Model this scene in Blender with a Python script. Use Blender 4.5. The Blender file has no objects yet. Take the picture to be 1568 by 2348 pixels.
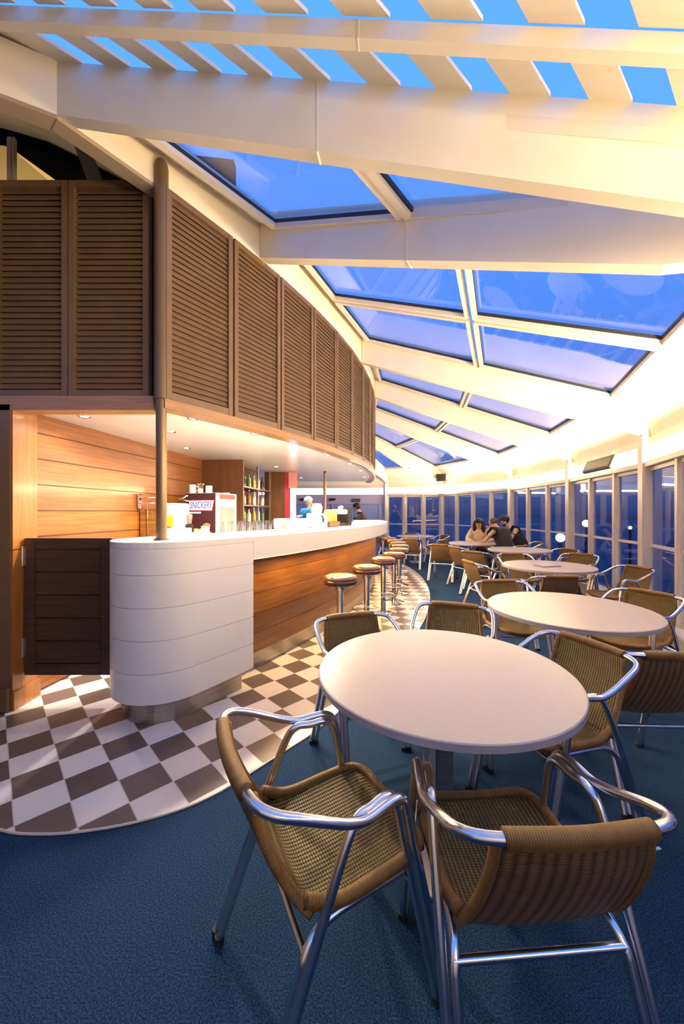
import bpy, bmesh, math, random
from mathutils import Vector, Matrix, Euler
random.seed(7)
sc = bpy.context.scene
C = sc.collection
PI = math.pi
def rad(a): return a*PI/180

# ---------------------------------------------------------------- camera
H = 1.40
cam = bpy.data.cameras.new('camera'); cam_o = bpy.data.objects.new('camera', cam); C.objects.link(cam_o)
cam.sensor_fit = 'VERTICAL'; cam.sensor_height = 36; cam.lens = 36*850/2348
cam.clip_start = .02; cam.clip_end = 500
cam_o.location = (0, 0, H); cam_o.rotation_euler = (rad(90), 0, 0)
sc.camera = cam_o
# ---------------------------------------------------------------- view
sc.view_settings.view_transform = 'Standard'; sc.view_settings.look = 'None'
sc.view_settings.gamma = 1; sc.view_settings.use_curve_mapping = False
sc.view_settings.exposure = 1.05
# ---------------------------------------------------------------- world: blue hour sky
w = bpy.data.worlds.new('dusk'); sc.world = w; w.use_nodes = True
nt = w.node_tree; nt.nodes.clear()
out = nt.nodes.new('ShaderNodeOutputWorld'); bg = nt.nodes.new('ShaderNodeBackground')
tc = nt.nodes.new('ShaderNodeTexCoord'); sp = nt.nodes.new('ShaderNodeSeparateXYZ'); cr = nt.nodes.new('ShaderNodeValToRGB')
mr = nt.nodes.new('ShaderNodeMapRange'); mr.inputs['From Min'].default_value = -1; mr.inputs['From Max'].default_value = 1
nt.links.new(tc.outputs['Generated'], sp.inputs[0]); nt.links.new(sp.outputs['Z'], mr.inputs['Value'])
nt.links.new(mr.outputs[0], cr.inputs[0]); nt.links.new(cr.outputs[0], bg.inputs[0]); nt.links.new(bg.outputs[0], out.inputs[0])
e = cr.color_ramp.elements
e[0].position = 0.0; e[0].color = (.004, .007, .02, 1)
e[1].position = 1.0; e[1].color = (.085, .33, 1.0, 1)
for p, c in ((.46, (.010, .016, .05)), (.49, (.03, .045, .12)), (.505, (.07, .10, .26)), (.53, (.10, .16, .40)), (.62, (.12, .26, .78)), (.78, (.10, .33, 1.0))):
    q = e.new(p); q.color = (*c, 1)
bg.inputs[1].default_value = .68

# ---------------------------------------------------------------- lamp helpers
WARM = (1.0, .74, .44); NEUT = (1.0, .82, .60); COOL = (1, .93, .88)
def add_light(name, kind, loc, energy, color, size=.1, rot=None, aim=None, spot=None, sizey=None, parent=None):
    l = bpy.data.lights.new(name, kind); l.energy = energy; l.color = color
    if kind == 'AREA':
        l.shape = 'RECTANGLE'; l.size = size; l.size_y = sizey or size
    elif kind == 'SPOT':
        l.shadow_soft_size = size; l.spot_size = rad(spot or 100); l.spot_blend = .6
    else: l.shadow_soft_size = size
    o = bpy.data.objects.new(name, l); C.objects.link(o); o.location = loc
    if aim is not None:
        d = Vector(aim)-Vector(loc); o.rotation_euler = d.to_track_quat('-Z', 'Y').to_euler()
    elif rot: o.rotation_euler = rot
    if parent:
        o.parent = parent; o.matrix_parent_inverse = Matrix.Translation(-parent.location)
    return o

# ---------------------------------------------------------------- mesh helpers
def V(*a): return Vector(a)
def obj(name, bm, mat, parent=None, smooth=False, auto=None):
    bmesh.ops.recalc_face_normals(bm, faces=bm.faces)
    me = bpy.data.meshes.new(name); bm.to_mesh(me); bm.free()
    if smooth:
        me.shade_smooth()
        if auto: me.set_sharp_from_angle(angle=rad(auto))
    o = bpy.data.objects.new(name, me); C.objects.link(o)
    for m in (mat if isinstance(mat, (list, tuple)) else [mat]): me.materials.append(m)
    if parent: o.parent = parent
    return o
def thing(name, label, cat, loc=(0, 0, 0), rz=0, group=None):
    o = bpy.data.objects.new(name, None); C.objects.link(o); o.empty_display_size = .1
    o.location = loc; o.rotation_euler = (0, 0, rz); tag(o, label, cat, group); return o
def tag(o, label, cat, group=None, kind=None):
    o['label'] = label; o['category'] = cat
    if group: o['group'] = group
    if kind: o['kind'] = kind
    return o
def struct(name, bm, mat, parent=None, **k):
    o = obj(name, bm, mat, parent, **k)
    if not parent: o['kind'] = 'structure'
    return o
def dup(root, loc, rz, label, group=None):
    r = root.copy(); C.objects.link(r); r.location = loc; r.rotation_euler = (0, 0, rz); r['label'] = label
    if group: r['group'] = group
    for ch in root.children:
        c = ch.copy(); C.objects.link(c); c.parent = r
        for g in ch.children:
            d = g.copy(); C.objects.link(d); d.parent = c
    return r
def bev(bm, geom, w, seg=2):
    if w: bmesh.ops.bevel(bm, geom=list({e for v in geom for e in v.link_edges}), offset=w, segments=seg, affect='EDGES', clamp_overlap=True)
def box(bm, c, s, rz=0, b=0, M=None):
    r = bmesh.ops.create_cube(bm, size=1)['verts']
    bmesh.ops.scale(bm, vec=s, verts=r)
    if rz: bmesh.ops.rotate(bm, cent=(0, 0, 0), matrix=Matrix.Rotation(rz, 3, 'Z'), verts=r)
    if M: bmesh.ops.transform(bm, matrix=M, verts=r)
    bmesh.ops.translate(bm, vec=c, verts=r)
    bev(bm, r, b); return bm
def bar(bm, a, b_, w, h, up=(0, 0, 1), b=0):
    """box from a to b, width w sideways, h along up; a and b are the centres of its ends"""
    a = Vector(a); b_ = Vector(b_); d = (b_-a); L = d.length; d.normalize(); up = Vector(up)
    s = d.cross(up).normalized(); u = s.cross(d).normalized()
    M = Matrix((( d.x, s.x, u.x), (d.y, s.y, u.y), (d.z, s.z, u.z)))
    r = bmesh.ops.create_cube(bm, size=1)['verts']
    bmesh.ops.scale(bm, vec=(L, w, h), verts=r); bmesh.ops.transform(bm, matrix=M.to_4x4(), verts=r)
    bmesh.ops.translate(bm, vec=(a+b_)/2, verts=r); bev(bm, r, b); return bm
def prism(bm, pts, z0, z1, b=0):
    lo = [bm.verts.new((x, y, z0)) for x, y in pts]; hi = [bm.verts.new((x, y, z1)) for x, y in pts]
    n = len(pts); bm.faces.new(hi); bm.faces.new(lo[::-1])
    for i in range(n): bm.faces.new((lo[i], lo[(i+1) % n], hi[(i+1) % n], hi[i]))
    if b:
        ed = [e for e in bm.edges if e.verts[0] in hi+lo and e.verts[1] in hi+lo and abs(e.verts[0].co.z-e.verts[1].co.z) < 1e-6]
        bmesh.ops.bevel(bm, geom=ed, offset=b, segments=2, affect='EDGES')
    return bm
def poly3(bm, pts, thick, nrm):
    """slab from a 3-D polygon, thickened along nrm"""
    n = Vector(nrm)*thick
    a = [bm.verts.new(p) for p in pts]; c = [bm.verts.new(Vector(p)+n) for p in pts]
    bm.faces.new(a); bm.faces.new(c[::-1]); k = len(pts)
    for i in range(k): bm.faces.new((a[i], a[(i+1) % k], c[(i+1) % k], c[i]))
def spline(P, n=6):
    P = [Vector(p) for p in P]; o = []
    for i in range(len(P)-1):
        p0 = P[i-1] if i else P[0]*2-P[1]; p1 = P[i]; p2 = P[i+1]; p3 = P[i+2] if i+2 < len(P) else P[-1]*2-P[-2]
        for k in range(n):
            t = k/n; o.append(.5*((2*p1)+(p2-p0)*t+(2*p0-5*p1+4*p2-p3)*t*t+(3*p1-p0-3*p2+p3)*t**3))
    o.append(P[-1]); return o
def tube(bm, P, r, seg=12, cap=True, n=0, uv=None):
    if n:
        if isinstance(r, (list, tuple)): r = [r[i]+(r[i+1]-r[i])*k/n for i in range(len(r)-1) for k in range(n)]+[r[-1]]
        P = spline(P, n)
    P = [Vector(p) for p in P]; rings = []
    T = [(P[min(i+1, len(P)-1)]-P[max(i-1, 0)]).normalized() for i in range(len(P))]
    ref = Vector((0, 0, 1)) if abs(T[0].z) < .9 else Vector((1, 0, 0))
    nrm = T[0].cross(ref).normalized()
    L = 0
    for i, p in enumerate(P):
        nrm = (nrm-T[i]*nrm.dot(T[i])).normalized(); bn = T[i].cross(nrm)
        rr = r[i] if isinstance(r, (list, tuple)) else r
        rings.append([bm.verts.new(p+(nrm*math.cos(2*PI*k/seg)+bn*math.sin(2*PI*k/seg))*rr) for k in range(seg)])
        if i: L += (P[i]-P[i-1]).length
        rings[-1].append(L)
    for i in range(len(P)-1):
        for k in range(seg):
            k2 = (k+1) % seg
            f = bm.faces.new((rings[i][k], rings[i][k2], rings[i+1][k2], rings[i+1][k]))
            if uv is not None:
                for l, q in zip(f.loops, ((k/seg, rings[i][-1]), ((k+1)/seg, rings[i][-1]), ((k+1)/seg, rings[i+1][-1]), (k/seg, rings[i+1][-1]))): l[uv].uv = q
    if cap:
        bm.faces.new([v for v in rings[0][:-1]][::-1]); bm.faces.new(rings[-1][:-1])
    return bm
def lathe(bm, prof, seg=32, c=(0, 0, 0)):
    rings = []
    for r, z in prof:
        if r < 1e-5: rings.append([bm.verts.new((c[0], c[1], c[2]+z))])
        else: rings.append([bm.verts.new((c[0]+r*math.cos(2*PI*k/seg), c[1]+r*math.sin(2*PI*k/seg), c[2]+z)) for k in range(seg)])
    for a, b in zip(rings, rings[1:]):
        for k in range(seg):
            k2 = (k+1) % seg
            if len(a) == 1 and len(b) == 1: continue
            if len(a) == 1: bm.faces.new((a[0], b[k], b[k2]))
            elif len(b) == 1: bm.faces.new((a[k], a[k2], b[0]))
            else: bm.faces.new((a[k], a[k2], b[k2], b[k]))
    return bm
def ball(bm, c, r, seg=16, s=(1, 1, 1), M=None):
    v = bmesh.ops.create_uvsphere(bm, u_segments=seg, v_segments=max(6, seg//2), radius=r)['verts']
    bmesh.ops.scale(bm, vec=s, verts=v)
    if M: bmesh.ops.transform(bm, matrix=M, verts=v)
    bmesh.ops.translate(bm, vec=c, verts=v); return v
NB = bmesh.new

# ---------------------------------------------------------------- materials
def mat(name, col, rough=.5, metal=0, spec=.5, emit=None, es=0, coat=0):
    m = bpy.data.materials.new(name); m.use_nodes = True; b = m.node_tree.nodes['Principled BSDF']
    b.inputs['Base Color'].default_value = (*col, 1); b.inputs['Roughness'].default_value = rough
    b.inputs['Metallic'].default_value = metal; b.inputs['Specular IOR Level'].default_value = spec
    if coat: b.inputs['Coat Weight'].default_value = coat; b.inputs['Coat Roughness'].default_value = .12
    if emit: b.inputs['Emission Color'].default_value = (*emit, 1); b.inputs['Emission Strength'].default_value = es
    return m
def N(m, t, **k):
    n = m.node_tree.nodes.new(t)
    for a, b in k.items(): setattr(n, a, b)
    return n
def L(m, a, b): m.node_tree.links.new(a, b)
def ramp(m, src, stops):
    r = N(m, 'ShaderNodeValToRGB'); e = r.color_ramp.elements
    e[0].position = stops[0][0]; e[0].color = (*stops[0][1], 1); e[1].position = stops[-1][0]; e[1].color = (*stops[-1][1], 1)
    for p, c in stops[1:-1]: q = e.new(p); q.color = (*c, 1)
    L(m, src, r.inputs[0]); return r
def noisy(name, c1, c2, scale=20, rough=.6, bump=.0, metal=0, stretch=(1, 1, 1), detail=4, coat=0, spec=.5, lo=.35, hi=.65, bdist=.01):
    m = mat(name, c1, rough, metal, spec, coat=coat); b = m.node_tree.nodes['Principled BSDF']
    t = N(m, 'ShaderNodeTexCoord'); mp = N(m, 'ShaderNodeMapping'); mp.inputs['Scale'].default_value = stretch
    n = N(m, 'ShaderNodeTexNoise'); n.inputs['Scale'].default_value = scale; n.inputs['Detail'].default_value = detail
    L(m, t.outputs['Object'], mp.inputs[0]); L(m, mp.outputs[0], n.inputs['Vector'])
    r = ramp(m, n.outputs['Fac'], ((lo, c1), (hi, c2))); L(m, r.outputs[0], b.inputs['Base Color'])
    if bump:
        bp = N(m, 'ShaderNodeBump'); bp.inputs['Strength'].default_value = bump; bp.inputs['Distance'].default_value = bdist
        L(m, n.outputs['Fac'], bp.inputs['Height']); L(m, bp.outputs[0], b.inputs['Normal'])
    return m
CREAM = noisy('cream_painted_steel', (.80, .72, .58), (.84, .77, .64), 3, .42)
PLASTER = noisy('cream_plaster', (.86, .80, .66), (.88, .82, .70), 4, .6)
FRAMEW = mat('window_frame_cream', (.74, .66, .54), .4)
WHITE = noisy('white_laminate', (.80, .75, .69), (.82, .77, .71), 3, .32)
WORKTOP = mat('white_worktop', (.80, .76, .69), .22)
SOFFIT = noisy('soffit_white_gloss', (.84, .80, .76), (.86, .83, .79), 2, .22)
LOUVER = noisy('louver_brown_paint', (.145, .083, .038), (.17, .098, .045), 8, .5)
TABLETOP = noisy('table_laminate_beige', (.62, .49, .36), (.64, .51, .38), 60, .28)
TEDGE = mat('table_edge_band', (.36, .32, .33), .4)
def wood(name, c1, c2, c3, groove=None, axis='Z', rough=.32, coat=.3, off=0.0, gs=(1.2, 1.2, 22)):
    m = mat(name, c1, rough, coat=coat); b = m.node_tree.nodes['Principled BSDF']
    t = N(m, 'ShaderNodeTexCoord'); mp = N(m, 'ShaderNodeMapping'); mp.inputs['Scale'].default_value = gs
    n = N(m, 'ShaderNodeTexNoise'); n.inputs['Scale'].default_value = 2.2; n.inputs['Detail'].default_value = 8; n.inputs['Distortion'].default_value = .6
    L(m, t.outputs['Object'], mp.inputs[0]); L(m, mp.outputs[0], n.inputs['Vector'])
    r = ramp(m, n.outputs['Fac'], ((.3, c1), (.5, c2), (.72, c3)))
    col = r.outputs[0]
    if groove:
        s = N(m, 'ShaderNodeSeparateXYZ'); L(m, t.outputs['Object'], s.inputs[0])
        a = N(m, 'ShaderNodeMath', operation='SUBTRACT'); a.inputs[1].default_value = off; L(m, s.outputs['Z'], a.inputs[0])
        d = N(m, 'ShaderNodeMath', operation='DIVIDE'); d.inputs[1].default_value = groove; L(m, a.outputs[0], d.inputs[0])
        fl = N(m, 'ShaderNodeMath', operation='FLOOR'); L(m, d.outputs[0], fl.inputs[0])
        wn = N(m, 'ShaderNodeTexWhiteNoise', noise_dimensions='1D'); L(m, fl.outputs[0], wn.inputs['W'])
        hs = N(m, 'ShaderNodeHueSaturation')
        mr = N(m, 'ShaderNodeMapRange'); mr.inputs['To Min'].default_value = .75; mr.inputs['To Max'].default_value = 1.2
        L(m, wn.outputs['Value'], mr.inputs[0]); L(m, mr.outputs[0], hs.inputs['Value']); L(m, col, hs.inputs['Color'])
        col = hs.outputs[0]
    L(m, col, b.inputs['Base Color']); return m
WOODWALL = wood('honey_wood_planks', (.17, .052, .010), (.215, .070, .014), (.27, .098, .022), groove=.2, off=.013)
WOODJAMB = wood('honey_wood_jamb', (.25, .085, .016), (.30, .11, .022), (.34, .14, .032), gs=(14, 14, 1))
WOODBAR = wood('bar_front_wood', (.11, .040, .007), (.16, .060, .011), (.21, .088, .018), groove=.172, off=.17, rough=.3)
WOODDARK = wood('dark_door_wood', (.045, .022, .013), (.06, .03, .018), (.085, .045, .028), rough=.4, coat=.15)
WOODBROWN = wood('brown_cabinet_wood', (.10, .036, .010), (.13, .048, .013), (.16, .062, .018), gs=(10, 10, 1))
ALU = mat('polished_aluminium', (.80, .78, .78), .2, 1)
STEEL = noisy('brushed_steel', (.42, .39, .36), (.55, .52, .48), 4, .36, metal=1, stretch=(1, 1, 30))
STEELW = noisy('brushed_kick_steel', (.40, .36, .30), (.52, .48, .40), 3, .4, metal=1, stretch=(1, 1, 20))
CHROME = mat('chrome', (.86, .84, .80), .1, 1)
BRONZE = mat('bronze_painted_post', (.16, .10, .055), .42, .3)
RUBBER = mat('black_rubber', (.012, .012, .012), .7)
BLACK = mat('black_plastic', (.015, .014, .014), .35)
DARKGREY = mat('dark_grey_metal', (.05, .05, .058), .5, .2)
LEATHER = noisy('brown_leather', (.10, .042, .02), (.14, .06, .03), 30, .32, bump=.1)
WPLAST = mat('white_plastic', (.62, .61, .59), .3)
CERAMIC = mat('white_ceramic', (.75, .73, .69), .15)
GASKET = mat('dark_gasket', (.02, .02, .025), .6)
RED = mat('red_panel', (.55, .02, .04), .4)
BLUEWALL = noisy('pale_blue_panel', (.22, .28, .62), (.26, .33, .70), 1.5, .25)  # dusk light beyond the far glass, painted as an opaque blue
LAVENDER = mat('lavender_reflection', (.42, .38, .58), .4)  # reflection along the top of the far glass, painted as a lavender band
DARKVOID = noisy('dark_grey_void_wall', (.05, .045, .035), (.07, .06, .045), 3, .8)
BEIGEWALL = noisy('beige_inner_wall', (.42, .33, .14), (.5, .40, .18), 2, .8)
CARPET = noisy('blue_carpet', (.003, .014, .040), (.022, .060, .122), 185, .95, bump=.6, detail=3, lo=.38, hi=.66, spec=.15, bdist=.004)
# glass: clear pane, transmits and mirrors at grazing angles
def glass(name, tint, refl=.5, ior=1.5, base=0.0):
    m = bpy.data.materials.new(name); m.use_nodes = True; t = m.node_tree; t.nodes.clear()
    o = t.nodes.new('ShaderNodeOutputMaterial'); mx = t.nodes.new('ShaderNodeMixShader'); tr = t.nodes.new('ShaderNodeBsdfTransparent')
    gl = t.nodes.new('ShaderNodeBsdfGlossy'); fr = t.nodes.new('ShaderNodeMath'); lw = t.nodes.new('ShaderNodeLayerWeight'); fr.operation = 'POWER'; fr.inputs[1].default_value = 5; t.links.new(lw.outputs['Facing'], fr.inputs[0]); gl.inputs['Roughness'].default_value = .02
    ad = t.nodes.new('ShaderNodeMath'); ad.operation = 'ADD'; ad.inputs[1].default_value = base; ad.use_clamp = True
    tr.inputs[0].default_value = (*tint, 1); gl.inputs[0].default_value = (.95, .95, 1, 1);
    t.links.new(fr.outputs[0], ad.inputs[0]); t.links.new(ad.outputs[0], mx.inputs[0]); t.links.new(tr.outputs[0], mx.inputs[1]); t.links.new(gl.outputs[0], mx.inputs[2]); t.links.new(mx.outputs[0], o.inputs[0])
    return m
SKYGLASS = glass('skylight_glass', (.85, .88, .95), base=.04)
WINGLASS = glass('window_glass', (.62, .66, .76), base=.07)
CLEARGLASS = glass('clear_glass', (.93, .95, .96), base=.05)
def emis(name, col, s):
    m = bpy.data.materials.new(name); m.use_nodes = True; t = m.node_tree; t.nodes.clear()
    o = t.nodes.new('ShaderNodeOutputMaterial'); em = t.nodes.new('ShaderNodeEmission'); em.inputs[0].default_value = (*col, 1); em.inputs[1].default_value = s
    t.links.new(em.outputs[0], o.inputs[0]); return m
LAMP = emis('lamp_warm_white', (1, .86, .66), 14)
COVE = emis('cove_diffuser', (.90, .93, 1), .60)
GLOBE = emis('outdoor_globe', (1, .76, .34), 3.5)
CITYLIT = emis('lit_city_window', (1, .62, .18), 2.0)
# tile floor: 20 cm checkerboard set 43 degrees to the room
def tile_mat():
    m = mat('checker_tiles', (.7, .66, .62), .28); b = m.node_tree.nodes['Principled BSDF']
    t = N(m, 'ShaderNodeTexCoord'); mp = N(m, 'ShaderNodeMapping', vector_type='TEXTURE')
    mp.inputs['Location'].default_value = (-1.588, 2.080, 0); mp.inputs['Rotation'].default_value = (0, 0, rad(43.6)); mp.inputs['Scale'].default_value = (.2035, .2035, .2035)
    L(m, t.outputs['Object'], mp.inputs[0]); s = N(m, 'ShaderNodeSeparateXYZ'); L(m, mp.outputs[0], s.inputs[0])
    def M(op, a, b_=None):
        n = N(m, 'ShaderNodeMath', operation=op)
        for i, q in enumerate((a, b_)):
            if q is None: continue
            if isinstance(q, (int, float)): n.inputs[i].default_value = q
            else: L(m, q, n.inputs[i])
        return n.outputs[0]
    fx, fy = M('FLOOR', s.outputs[0]), M('FLOOR', s.outputs[1])
    par = M('FLOORED_MODULO', M('ADD', fx, fy), 2)
    gx = M('ABSOLUTE', M('SUBTRACT', M('FRACT', s.outputs[0]), .5)); gy = M('ABSOLUTE', M('SUBTRACT', M('FRACT', s.outputs[1]), .5))
    gr = M('GREATER_THAN', M('MAXIMUM', gx, gy), .487)
    wn = N(m, 'ShaderNodeTexWhiteNoise', noise_dimensions='2D'); cb = N(m, 'ShaderNodeCombineXYZ'); L(m, fx, cb.inputs[0]); L(m, fy, cb.inputs[1]); L(m, cb.outputs[0], wn.inputs['Vector'])
    no = N(m, 'ShaderNodeTexNoise'); no.inputs['Scale'].default_value = 9; L(m, t.outputs['Object'], no.inputs['Vector'])
    dk = N(m, 'ShaderNodeMixRGB'); dk.inputs[1].default_value = (.105, .075, .062, 1); dk.inputs[2].default_value = (.15, .112, .095, 1)
    L(m, M('MULTIPLY', M('ADD', wn.outputs['Value'], no.outputs['Fac']), .5), dk.inputs[0])
    lt = N(m, 'ShaderNodeMixRGB'); lt.inputs[1].default_value = (.66, .60, .55, 1); lt.inputs[2].default_value = (.74, .69, .64, 1); L(m, wn.outputs['Value'], lt.inputs[0])
    mx = N(m, 'ShaderNodeMixRGB'); L(m, par, mx.inputs[0]); L(m, dk.outputs[0], mx.inputs[1]); L(m, lt.outputs[0], mx.inputs[2])
    m2 = N(m, 'ShaderNodeMixRGB'); L(m, gr, m2.inputs[0]); L(m, mx.outputs[0], m2.inputs[1]); m2.inputs[2].default_value = (.55, .49, .42, 1)
    L(m, m2.outputs[0], b.inputs['Base Color'])
    bp = N(m, 'ShaderNodeBump'); bp.inputs['Strength'].default_value = .3; bp.inputs['Distance'].default_value = .002; bp.invert = True
    L(m, gr, bp.inputs['Height']); L(m, bp.outputs[0], b.inputs['Normal'])
    return m
TILES = tile_mat()
# woven cane: ribs along v, fine weft across, in UV metres
def wicker(name, c_hi, c_lo, rib=.012, weft=.007, deep=.7):
    m = mat(name, c_hi, .5, spec=.4); b = m.node_tree.nodes['Principled BSDF']
    t = N(m, 'ShaderNodeTexCoord'); s = N(m, 'ShaderNodeSeparateXYZ'); L(m, t.outputs['UV'], s.inputs[0])
    def M(op, a, b_=None):
        n = N(m, 'ShaderNodeMath', operation=op)
        for i, q in enumerate((a, b_)):
            if q is None: continue
            if isinstance(q, (int, float)): n.inputs[i].default_value = q
            else: L(m, q, n.inputs[i])
        return n.outputs[0]
    u = M('MULTIPLY', s.outputs[0], PI/rib); v = M('MULTIPLY', s.outputs[1], PI/weft)
    cell = M('MULTIPLY', M('SINE', u), 1.0)
    over = M('SINE', M('ADD', v, M('MULTIPLY', M('SIGN', cell), PI/2)))      # weft alternates over and under each rib
    h = M('ADD', M('MULTIPLY', M('ABSOLUTE', M('SINE', u)), .55), M('MULTIPLY', M('ABSOLUTE', over), .45))
    r = ramp(m, h, ((.34, c_lo), (.70, tuple((a+b2)/2 for a, b2 in zip(c_hi, c_lo))), (.9, c_hi)))
    n = N(m, 'ShaderNodeTexNoise'); n.inputs['Scale'].default_value = 30; L(m, t.outputs['Object'], n.inputs['Vector'])
    mr = N(m, 'ShaderNodeMapRange'); mr.inputs['To Min'].default_value = .75; mr.inputs['To Max'].default_value = 1.25; L(m, n.outputs['Fac'], mr.inputs[0])
    hs = N(m, 'ShaderNodeHueSaturation'); L(m, mr.outputs[0], hs.inputs['Value']); L(m, r.outputs[0], hs.inputs['Color']); L(m, hs.outputs[0], b.inputs['Base Color'])
    bp = N(m, 'ShaderNodeBump'); bp.inputs['Strength'].default_value = deep; bp.inputs['Distance'].default_value = .004
    L(m, h, bp.inputs['Height']); L(m, bp.outputs[0], b.inputs['Normal'])
    return m
WICKER = wicker('woven_cane', (.30, .185, .034), (.020, .010, .003), rib=.013, weft=.0075)
WICKER_OUT = wicker('ribbed_cane', (.20, .112, .042), (.05, .024, .009), rib=.031, weft=.0055, deep=.5)
WRAP = wicker('wrapped_cane', (.34, .17, .032), (.14, .062, .012), rib=.5, weft=.0055, deep=.5)

# ---------------------------------------------------------------- plan geometry
CX, CY = -9.362, 8.55
def ring(r, deg): return (CX+r*math.cos(rad(deg)), CY+r*math.sin(rad(deg)))
def arc(r, a0, a1, n): return [ring(r, a0+(a1-a0)*i/n) for i in range(n+1)]

# ================================================================ FLOOR
bm = NB(); prism(bm, [(-7, -2.5), (2.9, -2.5), (3.0, 0), (2.56, 1.40), (3.93, 4.63), (4.42, 6.97), (4.47, 9.57), (3.37, 12.27), (1.6, 12.95), (-7, 13.2)], -.15, 0)
struct('floor', bm, CARPET)
edge = [(-2.9, 3.4), (-2.6, 2.55), (-2.25, 2.07), (-1.85, 1.76), (-1.5, 1.628), (-1.297, 1.606), (-1.118, 1.622), (-.946, 1.662), (-.781, 1.728), (-.654, 1.81), (-.555, 1.905), (-.446, 2.03)]
edge = [tuple(p[:2]) for p in spline([(x, y, 0) for x, y in edge], 4)] + arc(11.08, -34.2, 21, 60)
bm = NB(); prism(bm, edge+[(-3, 13), (-6.5, 13), (-6.5, 3.4)], .0, .006)
struct('floor', bm, TILES)
bm = NB()
tube(bm, [(x, y, .004) for x, y in edge], .006, 6)
tag(obj('edge_strip', bm, mat('cream_edge_strip', (.6, .5, .38), .5)), 'thin cream strip edging the checkered tiles against the blue carpet', 'floor trim')

# ================================================================ CEILING RING, BEAMS, SKYLIGHTS
I = {1: V(-1.635, 2.127), 2: V(-.709, 3.366)}
Wp = {1: V(2.45, 1.375), 2: V(2.51, 1.44), 3: V(3.86, 4.65), 4: V(4.34, 6.98), 5: V(4.39, 9.54), 6: V(3.31, 12.2), 7: V(1.55, 12.80), 8: V(-3.4, 13.0)}
for k in (3, 4, 5, 6, 7):
    d = (Wp[k]-V(CX, CY)).normalized(); I[k] = V(CX, CY)+d*10.09
I[8] = V(-3.2, 12.3)
Z_IN, Z_OUT = 4.07, 2.885
def zg(q): return Z_IN-(Z_IN-Z_OUT)*q/.90
def zb(q): return 3.68-1.37*q if q < .74 else 2.666-(.15*(q-.74)/.26)-.20*((q-.74)/.26)**2
def P3(k, s, q, z):
    a = I[k].lerp(I[k+1], s); b = Wp[k].lerp(Wp[k+1], s); p = a.lerp(b, q)
    if k == 1: z -= (.19-.15*q)*(1-s)+.08*s*(1-q)
    return V(p.x, p.y, z)
tn = [0]
def trim(bm, m, **k):
    tn[0] += 1; return struct('trim_%d' % tn[0], bm, m, **k)
# beams: deep tapering girders running from the inner ring out to the window posts
for k in range(1, 8):
    d = (Wp[k]-I[k]); n = V(-d.y, d.x).normalized()*(.05 if k > 1 else .035)
    bm = NB(); A = []; B = []
    qs = [0, .2, .4, .6, .74, .80, .86, .92, .97, 1.0]
    for s in (-1, 1):
        top = []; bot = []
        for q in qs:
            p = I[k].lerp(Wp[k], q)+n*s+(n if k == 1 else n*0)
            zt = zg(min(q, .9)) if k > 1 else 3.985-.28*d.length*q
            if q > .9: zt = (zg(.9) if k > 1 else zt)-(.3)*(q-.9)/.1
            top.append(bm.verts.new((p.x, p.y, zt))); bot.append(bm.verts.new((p.x, p.y, zb(q) if k > 1 else 3.68-1.30*q)))
        A.append(top); B.append(bot)
    for i in range(len(qs)-1):
        bm.faces.new((A[0][i], A[0][i+1], B[0][i+1], B[0][i])); bm.faces.new((A[1][i], B[1][i], B[1][i+1], A[1][i+1]))
        bm.faces.new((A[0][i], A[1][i], A[1][i+1], A[0][i+1])); bm.faces.new((B[0][i], B[0][i+1], B[1][i+1], B[1][i]))
    bm.faces.new((A[0][0], B[0][0], B[1][0], A[1][0])); bm.faces.new((A[0][-1], A[1][-1], B[1][-1], B[0][-1]))
    for q in ((.37,) if k > 1 else (.37, .80)):   # welded splice plate seam
        p = I[k].lerp(Wp[k], q); t = d.normalized()
        ztop = zg(q)-.02 if k > 1 else 3.985-.28*d.length*q-.01
        a = V(p.x, p.y, (zb(q) if k > 1 else 3.68-1.30*q)-.003); b = V(p.x, p.y, ztop)
        if k == 1: a += V(n.x, n.y, 0); b += V(n.x, n.y, 0)
        bar(bm, a, b, .104 if k > 1 else .073, .008, up=(t.x, t.y, 0))
    trim(bm, CREAM)
# ring fascia between beams, from louvers up to the glass
IL = [V(-5.2, .39), I[1], I[2], I[3], I[4], I[5], I[6], I[7]]
for i in range(len(IL)-1):
    a, b = IL[i], IL[i+1]; t = (b-a).normalized(); n = V(t.y, -t.x)
    bm = NB(); pts = [a, b, b-n*.12, a-n*.12]
    prism(bm, [(p.x, p.y) for p in pts], 3.68, 3.99 if i < 2 else 4.09)
    trim(bm, CREAM)
    bm = NB(); bar(bm, V(*(a-n*.05), 3.665), V(*(b-n*.05), 3.668), .10, .024); trim(bm, mat('brown_edge', (.34, .26, .19), .5) if i == 0 else bpy.data.materials['brown_edge'])
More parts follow.
